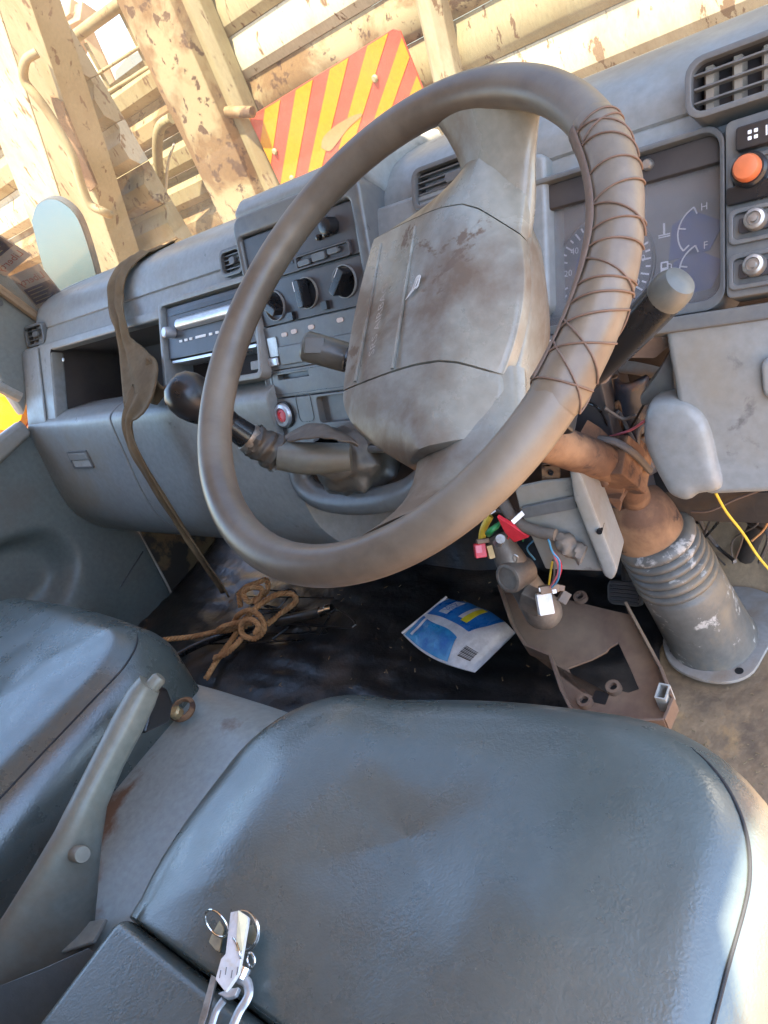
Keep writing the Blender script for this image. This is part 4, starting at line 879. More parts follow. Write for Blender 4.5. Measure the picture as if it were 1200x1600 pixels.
t = thing('brake_linkage', 'grimy brown linkage and bracket below the knee panel', 'linkage', at(1180, 860, Y=0.90))
MB().tube(smooth([at(1060, 790, Y=0.85), at(1110, 780, Y=0.86), at(1170, 790, Y=0.88)], 5), 0.02, 12).build('cross_tube', RUS, t)
MB().tube(smooth([at(1215, 770, Y=0.86), at(1180, 830, Y=0.88), at(1165, 870, Y=0.90)], 5), 0.013, 10).build('lever_arm', FIR, t)
MB().prism([at(1140, 880, Y=0.93), at(1230, 870, Y=0.93), at(1230, 905, Y=0.93), at(1150, 902, Y=0.93)], (0, 0.05, 0)).build('ledge', RUS, t, bevel=0.004)

# lower column shroud
t = thing('column_shroud', 'grey plastic lower shroud half hanging beside the column', 'shroud', at(890, 890, Y=0.60))
S1 = Pl(at(860, 820, Y=0.585), (0.25, -1, 0.15))
MB().slab(S1, [S1.uv(*p) for p in [(803, 762), (850, 752), (893, 748), (900, 725), (912, 752), (962, 878), (955, 894), (852, 890), (812, 800)]], -0.006, 0).build('face', PLA, t, bevel=0.003)
MB().slab(S1, [S1.uv(*p) for p in [(893, 726), (904, 720), (914, 736), (968, 880), (960, 897), (946, 890), (900, 770)]], -0.05, 0.016).build('edge_flange', PLA, t, bevel=0.005)
MB().slab(S1, [S1.uv(*p) for p in [(815, 790), (900, 772), (903, 792), (820, 808)]], 0, 0.006).build('rib', PLB, t, bevel=0.004)
MB().lathe([(0.0035, 0.0), (0.0035, 0.0185)], S1.P(*S1.uv(940, 818)), S1.n, 12).build('screw_hole', BLK, t)

# ignition lock with plugs
YI = 0.585
t = thing('ignition_lock', 'grimy metal ignition lock barrel hanging under the column', 'ignition lock', at(850, 970, Y=YI))
IM = mat('grimy_casting', (0.22, 0.19, 0.155), 0.5, (0.13, 0.10, 0.08), 25, (0.4, 0.7), metal=0.4, bump=(90, 0.4, 0.002))
MB().tube(smooth([at(778, 838, Y=YI + .01), at(800, 880, Y=YI), at(828, 925, Y=YI), at(850, 958, Y=YI), at(856, 972, Y=YI)], 4), smooth1([0.015, 0.021, 0.022, 0.026, 0.014], 4), 18).build('barrel', IM, t)
MB().lathe([(0.019, -0.03), (0.021, 0.004), (0.0195, 0.008), (0.016, 0.009), (0.0155, 0.0065), (0, 0.0065)], at(799, 901, Y=YI - 0.02), (-0.15, -1, 0.45), 28).build('key_face', IM, t)
MB().box(at(832, 938, Y=YI - 0.02), (0.03, 0.02, 0.035), Matrix.Rotation(0.5, 3, 'Y')).build('lug', IM, t, bevel=0.003)
MB().tube([at(778, 848, Y=YI - 0.02), at(782, 842, Y=YI - .03)], 0.006, 12).build('bolt', MET, t)
MB().tube(smooth([at(803, 866, Y=YI - .025), at(801, 873, Y=YI - .028), at(806, 878, Y=YI - .028), at(809, 870, Y=YI - .025), at(803, 866, Y=YI - .025)], 4), 0.0012, 6).build('ring_terminal', MET, t)
YC = YI - 0.03
def aligned(c, sx, sy, sz, ang, m_, nm, par, bev=0.0015):
    """block facing the driver's side, turned in its own plane"""
    rot = Matrix((AX, AZ, -AY)).transposed() @ Matrix.Rotation(R(ang), 3, 'Y')
    return MB().box(c, (sx, sy, sz), rot).build(nm, m_, par, bevel=bev)
t = thing('white_connector', 'white plug with brown clip and coloured wires below the column', 'connector', at(852, 960, Y=YC))
aligned(at(851, 943, Y=YC), 0.0195, 0.014, 0.028, -10, WHT, 'plug', t)
aligned(at(857, 920, Y=YC), 0.024, 0.016, 0.010, -10, RSB, 'clip', t)
for x in (845, 866): aligned(at(x, 921 if x < 850 else 924, Y=YC - 0.009), 0.005, 0.003, 0.005, -10, WHT, 'clip_window', t, 0.0005)
for k, (m_, pts) in enumerate(((BLU, [(857, 843), (863, 862), (874, 878), (872, 905), (862, 918)]), (PNK, [(866, 868), (872, 885), (870, 900), (860, 918)]), (YEL, [(863, 878), (860, 895), (857, 918)]), (REDP, [(862, 860), (876, 880), (874, 900), (864, 918)]), (GRW, [(864, 875), (866, 895), (861, 917)]))):
    MB().tube(smooth([at(x, y, Y=YC + 0.004 * k - 0.006) for x, y in pts], 5), 0.0013, 6).build('wire', m_, t)
t = thing('small_brown_plug', 'small dirty brown plug right of the white plug', 'connector', at(880, 935, Y=YC + 0.01))
aligned(at(881, 933, Y=YC + 0.012), 0.012, 0.012, 0.016, 30, TAP, 'plug', t); aligned(at(874, 918, Y=YC + 0.012), 0.012, 0.01, 0.008, 10, RSB, 'clip', t)
t = thing('red_connector', 'red plug with yellow wire lead hanging below the rim', 'connector', at(750, 878, Y=0.58))
aligned(at(750, 860, Y=0.57), 0.015, 0.014, 0.019, -8, REDP, 'plug', t); aligned(at(748, 858, Y=0.557), 0.008, 0.002, 0.010, -8, PNK, 'label_tab', t, 0.0005)
aligned(at(754, 845, Y=0.572), 0.016, 0.016, 0.006, -8, RSB, 'clip', t)
aligned(at(766, 862, Y=0.575), 0.008, 0.014, 0.018, -15, mat('cream_foam', (0.62, 0.45, 0.22), 0.8), 'tape_end', t)
MB().tube(smooth([at(753, 842, Y=0.575), at(756, 825, Y=0.58), at(766, 806, Y=0.59)], 4), 0.005, 8).build('lead', YEL, t)
t = thing('green_clip', 'small green wire clip above the ignition lock', 'clip', at(766, 830, Y=0.58))
MB().tube(smooth([at(763, 834, Y=0.57), at(768, 828, Y=0.568), at(776, 822, Y=0.575), at(786, 812, Y=0.585)], 4), [0.0045] * 4 + [0.004] * 5 + [0.0028] * 4, 10).build('clip', GRN, t)
t = thing('red_flag_tag', 'flat red plastic tag under the steering wheel rim', 'tag', at(805, 848, Y=0.57))
MB().prism([at(776, 808, Y=0.565), at(800, 822, Y=0.565), at(826, 840, Y=0.565), at(803, 848, Y=0.565), at(788, 832, Y=0.565)], (0, 0.006, 0)).build('plate', REDP, t, bevel=0.001)
t = thing('wire_harness', 'taped brown wire harness hanging beside the ignition lock', 'harness', at(880, 850, Y=0.58))
MB().tube(smooth([at(782, 775, Y=0.60), at(795, 800, Y=0.585), at(815, 820, Y=0.575), at(845, 832, Y=0.57), at(868, 836, Y=0.57)], 6), 0.0075, 12).build('bundle', TAP, t)
def lump(u, v):
    c = at(lerp(860, 912, u), lerp(836, 868, u), Y=0.572); g = 2 * math.pi * v; r_ = 0.013 * math.sin(max(0.06, min(u * 1.2, 1 - u * 0.25)) * 2.6) * (1 + 0.35 * nz((u * 5, math.cos(g), math.sin(g)), 1.6))
    return c + (V((0.45, 0, 0.85)) * math.cos(g) + V((0, 1, 0)) * math.sin(g)) * r_
MB().grid(lump, 18, 16, False, True).build('taped_end', TAP, t)
aligned(at(812, 806, Y=0.573), 0.024, 0.002, 0.006, -42, WHT, 'paper_tag', t, 0.0005)
aligned(at(770, 800, Y=0.585), 0.008, 0.002, 0.003, -30, WHT, 'loose_tag', t, 0.0005)

# ------------------------------------------------------------------ gear lever and console ring
gv = thing('gear_lever', 'black knobbed gear lever with torn leather gaiter', 'gear lever', at(545, 760, Y=0.62))
kc = at(301, 622, Y=0.50); ks = at(392, 686, Y=0.525); ke = at(470, 722, Y=0.555)
kd = (kc - ks).normalized()
MB().lathe([(0.0, 0.036), (0.014, 0.034), (0.024, 0.027), (0.030, 0.014), (0.0315, 0.0), (0.029, -0.014), (0.0235, -0.028), (0.019, -0.045), (0.017, -0.06)], kc, kd, 32).build('knob', BLK, gv, ang=60)
MB().tube([kc - kd * 0.055, ks], [0.0165, 0.019], 20).build('upper_shaft', BLK, gv)
MB().tube([ks + kd * 0.006, ks - kd * 0.004], [0.0205, 0.0205], 20).build('ring', MET, gv)
def gait(u, v):
    c = V(ks).lerp(V(at(440, 712, Y=0.545)), u); g = 2 * math.pi * v
    r_ = 0.0215 + 0.006 * u + 0.005 * nz((u * 3.5, math.cos(g) * 1.3, math.sin(g) * 1.3), 2.0) + 0.0015 * math.sin(u * 22 + 2 * math.sin(g))
    a = kd.orthogonal().normalized(); return c + (a * math.cos(g) + kd.cross(a) * math.sin(g)) * r_
MB().grid(gait, 24, 24, False, True).build('upper_gaiter', LEA, gv)
s0_, s1_ = at(435, 712, Y=0.535), at(548, 714, Y=0.585)
MB().tube(smooth([s0_, lerp(s0_, s1_, 0.4) + V((0, 0, -0.004)), s1_], 6), smooth1([0.020, 0.0225, 0.019], 6), 22).build('sleeve', mat('sleeve_vinyl', (0.12, 0.125, 0.11), 0.38, (0.18, 0.15, 0.11), 8, (0.5, 0.8)), gv)
def boot(u, v):
    g = 2 * math.pi * v; c = V(at(505, 706, Y=0.585)).lerp(V(at(572, 724, Y=0.655)), u)
    r_ = lerp(0.026, 0.075, u ** 0.8) * (1 + 0.20 * nz((u * 2.4, math.cos(g) * 1.4, math.sin(g) * 1.4), 1.7, 3)) + 0.004 * math.sin(u * 17 + 1.5 * math.sin(2 * g))
    dr = (at(572, 724, Y=0.655) - at(505, 706, Y=0.585)).normalized(); a = dr.cross(V((0, 0, 1))).normalized(); b2 = a.cross(dr)
    return c + (a * math.cos(g) + b2 * math.sin(g) * 0.95) * r_
MB().grid(boot, 30, 40, False, True).build('lower_gaiter', LEA, gv)
fold = MB().grid(lambda u, v: V(at(lerp(425, 560, u), 698 - 14 * math.sin(u * 3.0) - 22 * v * math.sin(u * 3.14), Y=0.552 + 0.03 * v)) + V((0, 0.006 * nz((u * 6, v * 3, 1), 1), 0)), 24, 8).build('torn_fold', mat('dusty_leather', (0.15, 0.12, 0.09), 0.6, (0.08, 0.065, 0.05), 14, (0.45, 0.7)), gv, solid=0.002)
rg = thing('gear_console_ring', 'dark grey moulded ring around the gear lever gaiter', 'console', at(560, 800, Y=0.62))
rp = smooth([at(468, 735, Y=0.62), at(476, 757, Y=0.61), at(500, 776, Y=0.60), at(545, 784, Y=0.595), at(600, 780, Y=0.595), at(645, 764, Y=0.605), at(676, 730, Y=0.62), at(690, 680, Y=0.64), at(688, 640, Y=0.66)], 6)
MB().tube(rp, 0.020, 16, flat=0.8).build('rim', PLB, rg)
cen = sum(rp, V()) / len(rp) + V((0, 0.05, 0))
MB().grid(lambda u, v: rp[min(len(rp) - 1, int(u * (len(rp) - 1)))].lerp(cen, v) + V((0, 0.03 * v, 0)), 40, 6).build('bowl', CAV, rg)
MB().grid(lambda u, v: rp[min(len(rp) - 1, int(u * (len(rp) - 1)))] + (rp[min(len(rp) - 1, int(u * (len(rp) - 1)))] - cen).normalized() * 0.06 * v + V((0, 0.010 + 0.06 * v, 0)), 40, 6).build('skirt', PLD, rg)
t = thing('cassette_box', 'small cassette boxes in the cubby behind the gear lever', 'cassette', at(405, 735, Y=0.63))
MB().prism([at(385, 728, Y=0.64), at(432, 722, Y=0.64), at(433, 734, Y=0.64), at(387, 741, Y=0.64)], (0, 0.05, 0)).build('case', STB, t, bevel=0.001)
MB().prism([at(404, 728, Y=0.637), at(430, 724, Y=0.637), at(430, 732, Y=0.637), at(405, 736, Y=0.637)], (0, 0.002, 0)).build('red_label', STR, t)
MB().prism([at(445, 739, Y=0.635), at(470, 735, Y=0.635), at(470, 743, Y=0.635), at(446, 747, Y=0.635)], (0, 0.04, 0)).build('clear_case', LEN, t, bevel=0.001)

# ------------------------------------------------------------------ seats
def cushion(x0, x1, yfl, yfr, yb, zt, zb, nm, label, seams=(1,), seed=0, cr=0.15, fr_=0.10, rear=False, und=0.0075):
    """seat cushion: rounded plan outline, rolled front edge, slightly dished top"""
    t = thing(nm, label, 'seat', ((x0 + x1) / 2, 0.05, zb)); N = 72; rings = []
    hw = (x1 - x0) / 2; cx = (x0 + x1) / 2
    # plan outline, counter-clockwise from the rear right, as a superellipse-cornered shape
    pl_ = []
    for k in range(10): pl_.append((x1, lerp(yb, yfr - cr, k / 10)))
    for k in range(12): g = R(90 * k / 12); pl_.append((x1 - cr * 1.0 + cr * math.cos(g), yfr - cr + cr * math.sin(g)))
    for k in range(10): f = k / 10; pl_.append((lerp(x1 - cr, x0 + cr * 1.1, f), lerp(yfr, yfl, f) + 0.012 * math.sin(f * 3.14)))
    for k in range(12): g = R(90 + 90 * k / 12); pl_.append((x0 + cr * 1.1 + cr * 1.1 * math.cos(g), yfl - cr + cr * math.sin(g)))
    for k in range(10): pl_.append((x0 + (0.022 * (k / 9) ** 4 if rear else 0), lerp(yfl - cr, yb, k / 10)))
    for k in range(6): pl_.append((lerp(x0 + (0.026 if rear else 0), x1, k / 6), yb))
    c = V((cx, (yfr + yfl) / 4 + yb / 2))
    prof = [(0.0, 0.90)] + [(1 - fr_ * (1 - math.sin(R(g))) * 2.2, 0) for g in ()]
    def ring(inset, z, top, s=0.0):
        o = []
        for x, y in pl_:
            q = V((x, y)); d = (c - q); dl = d.length; d = V((d.x, d.y * min(1, max(0.12, (y - yb) / 0.12)))) if rear else d; q = q + d * (inset / max(1e-6, dl)); q = q.lerp(c, s)
            zz = z
            if top:
                f = 1 - min(1, (q - c).length / 0.30)
                f = f * f * (3 - 2 * f) if f > 0 else 0; fx = (q.x - cx) / hw
                zz = z - 0.006 * max(0, f) - und * math.cos(fx * 6.6) * (1 - min(1, abs(fx)) ** 3) * min(1, max(0, ((yfr + yfl) / 2 - 0.06 - q.y) / 0.14)) + 0.005 * nz((q.x, q.y, 0), 6, seed) + 0.0018 * nz((q.x, q.y, 0), 20, seed)
            o.append(V((q.x, q.y, zz)))
        return o
    for k in range(6): rings.append(ring(0.012 * (1 - k / 5), lerp(zb, zt - 0.085, k / 5), False))
    for k in range(1, 13):
        g = R(90 * k / 12); rings.append(ring(0.075 * (1 - math.cos(g)), zt - 0.085 + 0.085 * math.sin(g), k > 9))
    for k in range(1, 30): rings.append(ring(0.075, zt + 0.006 * math.sin(k / 29 * 3.14), True, k / 29))
    MB().loft(rings).build('cushion', SEA, t, ang=70)
    if seams:
        sm = []
        for x, y in pl_[1:19]:
            q = V((x, y)); d = (c - q).normalized(); q = q + d * 0.030; sm.append(V((q.x, q.y, zt - 0.0168 + 0.0006 * nz((x, y, 0), 40))))
        MB().tube(smooth(sm, 5), [0.0015] * 78 + [0.0013, 0.0011, 0.001, 0.0008, 0.0006, 0.0004, 0.0003, 0.0002], 8).build('seam', STI, t)
    return t
ds = cushion(-0.315, 0.290, 0.342, 0.388, 0.010, 0.372, 0.18, 'driver_seat', 'large dark blue grey vinyl driver seat in front', (1,), seed=1, rear=True)
# back rest of the driver seat, leaning back from the rear seam
def backrest(t, x0, x1, y0, z0, ln, lean, seed):
    cx, hw = (x0 + x1) / 2, (x1 - x0) / 2; d = V((0, -math.sin(R(lean)), math.cos(R(lean)))); n = V((0, math.cos(R(lean)), math.sin(R(lean)))); rings = []
    for k in range(26):
        f = k / 25; c = V((cx, y0, z0)) + d * (ln * f)
        e = 0.028 * (max(0, 0.06 - f) / 0.06) ** 2 + 0.06 * (max(0, f - 0.85) / 0.15) ** 2
        w_ = hw - e * 0.5; ring = []
        for j in range(44):
            g = 2 * math.pi * j / 44; a, s = math.cos(g), math.sin(g)
            x = math.copysign(abs(a) ** 0.35, a) * w_; h = math.copysign(abs(s) ** 0.4, s) * (0.06 - e * 0.6) - 0.06
            p = c + V((x, 0, 0)) + n * (h - 0.010 * (1 - (x / w_) ** 2) * (s > 0)); p += n * 0.004 * nz(p, 8, seed); ring.append(p)
        rings.append(ring)
    return MB().loft(rings).build('backrest', SEA, t, ang=70)
MB().box((-0.005, -0.145, 0.265), (0.535, 0.312, 0.20)).build('rear_cushion', SEA, ds, bevel=0.016, seg=4)
backrest(ds, -0.27, 0.265, -0.235, 0.335, 0.64, 14, 4)
MB().tube([V((lerp(-0.245, 0.24, k / 20), 0.007 + 0.0004 * math.sin(k), 0.350)) for k in range(21)], 0.002, 8).build('rear_seam', STI, ds)
MB().box((-0.02, 0.03, 0.11), (0.44, 0.46, 0.16)).build('seat_base', BLK, ds, bevel=0.01)
ps = cushion(-1.26, -0.590, 0.352, 0.352, -0.22, 0.378, 0.20, 'passenger_seat', 'dark blue grey vinyl passenger seat at the left edge', (1,), seed=6, cr=0.10, und=0.001)
MB().box((-0.90, 0.03, 0.12), (0.50, 0.46, 0.17)).build('seat_base', BLK, ps, bevel=0.01)
backrest(ps, -1.20, -0.60, -0.06, 0.345, 0.62, 16, 9)

# ------------------------------------------------------------------ engine cover between the seats
ec = thing('engine_cover', 'pale grey rust-stained engine cover between the seats', 'cover', (-0.45, 0.1, 0.0))
def ecf(u, v):
    x = lerp(-0.80, -0.14, u); y = lerp(-0.35, 0.345, v); k = max(0, (y - 0.265) / 0.08)
    return V((x, min(y, 0.345 - 0.02 * (k > 1)), 0.245 - 0.045 * k * k - 0.012 * abs(2 * u - 1) ** 3 + 0.004 * nz((x, y, 0), 6)))
MB().grid(ecf, 40, 40).build('top_panel', TUN, ec)
MB().box((-0.47, -0.01, 0.10), (0.64, 0.69, 0.19)).build('side_walls', FIR, ec)
hk = at(287, 1110, Z=0.26)
MB().lathe([(0.020, 0.0), (0.021, 0.004), (0.017, 0.009), (0.0145, 0.009), (0.013, 0.003)], hk, (0.25, -0.1, 1), 26, cap=False).build('latch_ring', RUS, ec)
MB().lathe([(0.010, 0.0), (0.010, 0.010), (0.007, 0.013), (0, 0.013)], at(279, 1116, Z=0.265), (0.1, -0.2, 1), 8).build('bolt', mat('brass_bolt', (0.55, 0.42, 0.22), 0.35, (0.3, 0.2, 0.1), 40, (0.45, 0.7), metal=0.7), ec)
MB().prism([at(92, 1452, Z=0.262), at(170, 1438, Z=0.262), at(150, 1475, Z=0.262), at(96, 1492, Z=0.262)], (0, 0, 0.006)).build('rear_plate', TUN, ec, bevel=0.002)
tr = thing('seat_gap_tray', 'grey moulded tray edge behind the handbrake', 'tray', at(60, 1540, Z=0.25))
MB().prism([at(-40, 1552, Z=0.32), at(60, 1512, Z=0.32), at(140, 1476, Z=0.32), at(110, 1560, Z=0.27), at(40, 1640, Z=0.25), at(-60, 1640, Z=0.25)], (0, 0, -0.05)).build('tray', SEB, tr, bevel=0.006, seg=3)

# ------------------------------------------------------------------ handbrake
hb_ = thing('handbrake_lever', 'worn grey handbrake lever between the seats', 'handbrake', at(40, 1480, Z=0.25))
hs = [((238, 1072), 0.410, 0.0145, 0.0155), ((222, 1090), 0.405, 0.0170, 0.019), ((200, 1130), 0.398, 0.0175, 0.020), ((170, 1190), 0.388, 0.0165, 0.019), ((140, 1250), 0.376, 0.0165, 0.021), ((110, 1310), 0.362, 0.0185, 0.030), ((75, 1370), 0.345, 0.021, 0.042), ((35, 1435), 0.325, 0.022, 0.055), ((-15, 1510), 0.30, 0.022, 0.060), ((-70, 1590), 0.28, 0.022, 0.062)]
rings = []; P_ = [at(*q[0], Z=q[1]) for q in hs]
for i, q in enumerate(hs):
    tg = (P_[max(i - 1, 0)] - P_[min(i + 1, len(hs) - 1)]).normalized(); sd = tg.cross(V((0, 0, 1))).normalized(); up = sd.cross(tg)
    rings.append([P_[i] + sd * math.copysign(abs(math.cos(g)) ** 0.75, math.cos(g)) * q[2] + up * (math.copysign(abs(math.sin(g)) ** 0.75, math.sin(g)) * q[3] - (q[3] - 0.02)) for g in [2 * math.pi * j / 24 for j in range(24)]])
MB().loft(rings).build('lever', LEV, hb_, ang=60)
tip = (P_[0] - P_[1]).normalized()
MB().tube([P_[0] - tip * 0.002, P_[0] + tip * 0.012, P_[0] + tip * 0.016], [0.0095, 0.0095, 0.007], 16).build('release_button', LEV, hb_)
cpn = (CAM - at(117, 1333, Z=0.36)).normalized()
pc = at(117, 1333, Z=0.352); MB().lathe([(0.0095, 0), (0.0095, 0.026), (0.0085, 0.028), (0, 0.0282)], pc - V((0, 0, 0)), V((0.93, 0.1, 0.30)), 24).build('pivot_cap', mat('cap_olive', (0.22, 0.20, 0.16), 0.5), hb_)
MB().prism([at(225, 1150, Z=0.37), at(266, 1130, Z=0.33), at(272, 1100, Z=0.345), at(262, 1075, Z=0.37), at(245, 1075, Z=0.395)], (-0.02, 0, 0)).build('grip_underside', BLK, hb_, bevel=0.006, seg=3)

# ------------------------------------------------------------------ floor mat and things on the floor
def matfn(u, v):
    x = lerp(XL + 0.004, -0.03 + 0.03 * math.sin(v * 5), u); y = lerp(0.30, 1.0, v)
    if u > 0.97: x += 0.02 * nz((0, y, 0), 12)
    return V((x, y, max(0, y - 0.86) * 0.9 + 0.012 + 0.010 * nz((x, y, 0), 5, 2) + 0.005 * nz((x * 1.0, y * 2.5, 0), 14, 3)))
tag(MB().grid(matfn, 120, 80).build('floor_mat', MATB, solid=0.004), 'wrinkled shiny black rubber mat covering the cab floor', 'floor mat')
t = thing('shroud_half', 'brown stained plastic shroud half lying on the floor with square cutout', 'shroud', at(930, 1060, Z=0.03))
S2 = Pl((0, 0, 0.060), (0.05, -0.12, 1.0))
o_ = [S2.uv(*p) for p in [(786, 926), (860, 930), (950, 952), (985, 960), (1012, 1010), (1040, 1062), (1058, 1106), (1046, 1140), (985, 1140), (905, 1132), (884, 1090), (866, 1036), (828, 1020), (806, 985)]]
i_ = [S2.uv(*p) for p in [(888, 1044), (925, 1030), (948, 1018), (952, 1012), (966, 1004), (974, 1022), (985, 1045), (998, 1076), (982, 1082), (966, 1078), (950, 1082), (930, 1090), (912, 1084), (898, 1064)]]
MB().ring(S2, o_, i_, -0.004, 0.0).build('plate', RSB, t, bevel=0.001)
def wall(pts, h, nm, pl=S2, th=0.004, m_=RSB):
    q = [pl.uv(*p) for p in pts]; b_ = MB()
    for (a, b) in zip(q, q[1:]):
        d = (V(b) - V(a)).normalized(); n = V((-d.y, d.x)) * th / 2
        b_.slab(pl, [tuple(V(a) + n), tuple(V(b) + n), tuple(V(b) - n), tuple(V(a) - n)], -0.004, h)
    return b_.build(nm, m_, t, bevel=0.0008)
wall([(985, 960), (1012, 1010), (1040, 1062), (1056, 1104)], 0.030, 'long_wall')
wall([(1058, 1106), (1044, 1140), (985, 1141)], 0.026, 'end_wall')
wall([(786, 926), (806, 985), (828, 1020), (866, 1036), (884, 1090), (905, 1132)], 0.022, 'inner_wall')
wall([(786, 926), (860, 930)], 0.020, 'front_wall')
for p in ((960, 1077), (915, 1098), (908, 936)):
    MB().lathe([(0.0105, 0.0), (0.010, 0.008), (0.0055, 0.008), (0.005, 0.001)], S2.P(*S2.uv(*p)), S2.n, 20, cap=False).build('screw_boss', RSB, t)
    MB().lathe([(0.0052, 0.001), (0.0052, 0.002)], S2.P(*S2.uv(*p)), S2.n, 14).build('boss_hole', BLK, t)
MB().slab(S2, rr(*[(lambda c: (c[0] - 0.010, c[0] + 0.010, c[1] - 0.009, c[1] + 0.009))(S2.uv(938, 1090))][0], 0.002), 0.0002, 0.0007).build('square_hole', BLK, t)
q = S2.uv(1045, 1100); MB().ring(S2, rr(q[0] - 0.008, q[0] + 0.006, q[1] - 0.012, q[1] + 0.010, 0.001), rr(q[0] - 0.006, q[0] + 0.004, q[1] - 0.010, q[1] + 0.008, 0.001), 0.0, 0.032).build('clip_socket', TRI, t)

# milk packet
MP = Pl((0, 0, 0.045), (0.03, -0.05, 1))
def mpk(u, v):  # u along packet from sealed end to bottom, v across
    c = [MP.uv(*p) for p in [(626, 986), (696, 929), (802, 982), (738, 1044)]]
    a = V(c[0]).lerp(V(c[3]), u); b = V(c[1]).lerp(V(c[2]), u)
    a = a + (V((-0.004, -0.012)) * math.sin(u * 3.14)); b = b + V((0.012, 0.010)) * math.sin(u * 3.14)
    q = a.lerp(b, v); h = 0.020 * math.sin(math.pi * min(1, u * 1.05 + 0.02)) ** 0.6 * max(0, math.sin(math.pi * v)) ** 0.7 + 0.004 * nz((u * 5, v * 4, 0), 1.1, 5)
    return q, h
mk = thing('milk_packet', 'blue and white empty milk packet lying on the black floor', 'packet', at(715, 1000, Z=0.02))
def patch(u0, u1, v0, v1, nm, m_, lift, bot=False, fn=None, nu=26, nv=22, par=None):
    def f(a, b):
        u, v = (fn(a, b) if fn else (lerp(u0, u1, a), lerp(v0, v1, b)))
        q, h = mpk(u, v); return MP.P(q.x, q.y, (-0.25 * h - 0.012) if bot else h - 0.010 + lift)
    return MB().grid(f, nu, nv).build(nm, m_, par or mk)
patch(0, 1, 0, 1, 'back_sheet', PKW, 0, True)
body = patch(0, 1, 0, 1, 'front_sheet', PKW, 0.0, nu=44, nv=36)
patch(0.03, 0, 0, 0, 'upper_blue', PKB, 0.0008, fn=lambda a, b: (lerp(0.035, lerp(0.66, 0.80, b), a), lerp(0.52 + 0.03 * math.sin(a * 3), 0.995, b)))
patch(0.03, 0, 0, 0, 'lower_blue', PKL, 0.0008, fn=lambda a, b: (lerp(0.035, lerp(0.70, 0.62, b), a), lerp(0.02, 0.46 - 0.10 * a - 0.03 * math.sin(a * 6), b)))
patch(0.40, 0.56, 0.66, 0.96, 'white_label', PKW, 0.0016)
patch(0.47, 0.56, 0.62, 0.96, 'yellow_label', PKY, 0.0022)
patch(0.10, 0.14, 0.08, 0.44, 'white_streak', PKW, 0.0016)
def ptext(s, u, v, size, nm, m_, lift=0.0026):
    b = MB(); fake = Pl((0, 0, 0), (0, 0, 1)); text_mb(b, s, fake, (0, 0), size, 0)
    o = MB(); vs = []
    for p in b.v:
        # text runs across the packet (along v)
        q, h = mpk(u - p.y, v + p.x); vs.append(MP.P(q.x, q.y, h - 0.010 + lift))
    o.add(vs, b.f); return o.build(nm, m_, mk, fix=False)
def plate(u0, u1, v0, v1): return patch(u0, u1, v0, v1, 'logo_panel', PKW, 0.0016)
plate(0.15, 0.27, 0.62, 0.94)
ptext('LATO', 0.185, 0.78, 0.085, 'lettering', PKB, 0.0024); ptext('MILK', 0.245, 0.78, 0.085, 'lettering', PKB, 0.0024)
b = MB()
for k in range(9):
    v0 = 0.14 + k * 0.022
    q = [mpk(u, v) for u, v in ((0.76, v0), (0.90, v0), (0.90, v0 + 0.009 + 0.006 * (k % 3 == 0)), (0.76, v0 + 0.009 + 0.006 * (k % 3 == 0)))]
    b.add([MP.P(a.x, a.y, h - 0.010 + 0.0022) for a, h in q], [(0, 1, 2, 3)])
b.build('barcode', BLK, mk, fix=False)
MB().tube([MP.P(*V(mpk(0.0, v)[0]), -0.006) for v in [k / 10 for k in range(11)]], 0.0028, 8, flat=0.5).build('sealed_edge', WHT, mk)

# pedal
t = thing('clutch_pedal', 'black ribbed rubber pedal beside the boot', 'pedal', at(975, 960, Y=0.80))
PP = Pl(at(975, 930, Y=0.80), (0, -1, 0.75))
pr_ = PP.rect((948, 905), (1004, 950))
MB().slab(PP, rr(*pr_, 0.012), -0.012, 0.0).build('pad', mat('pedal_rubber', (0.075, 0.075, 0.075), 0.6, (0.09, 0.075, 0.06), 12, (0.45, 0.7)), t, bevel=0.003)
for k in range(6):
    bb = lerp(pr_[2], pr_[3], (k + 0.6) / 6.4); MB().slab(PP, rr(pr_[0] + 0.006, pr_[1] - 0.006, bb, bb + 0.004, 0.001), 0, 0.003).build('rib', PLD, t)
MB().tube(smooth([PP.P((pr_[0] + pr_[1]) / 2, pr_[3] - 0.01, -0.01), PP.P((pr_[0] + pr_[1]) / 2, pr_[3] + 0.06, -0.01), PP.P((pr_[0] + pr_[1]) / 2, pr_[3] + 0.16, -0.03)], 4), 0.009, 10).build('arm', FIR, t)

# rope
def rope(path, r, nm, par=None, tw=260):
    pts = smooth(path, 14); b = MB(); n_ = len(pts); L_ = [0]
    for a, c in zip(pts, pts[1:]): L_.append(L_[-1] + (c - a).length)
    # resample evenly
    m_ = max(12, int(L_[-1] / 0.0022)); rs = []; j = 0
    for k in range(m_ + 1):
        s_ = L_[-1] * k / m_
        while j < n_ - 2 and L_[j + 1] < s_: j += 1
        rs.append(pts[j].lerp(pts[j + 1], (s_ - L_[j]) / max(1e-9, L_[j + 1] - L_[j])))
    up = V((0, 0, 1)); fr_ = []
    for k in range(len(rs)):
        tg = (rs[min(k + 1, len(rs) - 1)] - rs[max(k - 1, 0)]).normalized(); a = tg.cross(up)
        if a.length < 1e-4: a = tg.orthogonal()
        a.normalize(); up = a.cross(tg); fr_.append((a, up))
    for st in range(3):
        q = []
        for k in range(len(rs)):
            g = L_[-1] * k / m_ * tw + st * 2.0944; q.append(rs[k] + (fr_[k][0] * math.cos(g) + fr_[k][1] * math.sin(g)) * r * 0.52)
        b.tube(q, r * 0.56, 6)
    return b.build(nm, ROP, par)
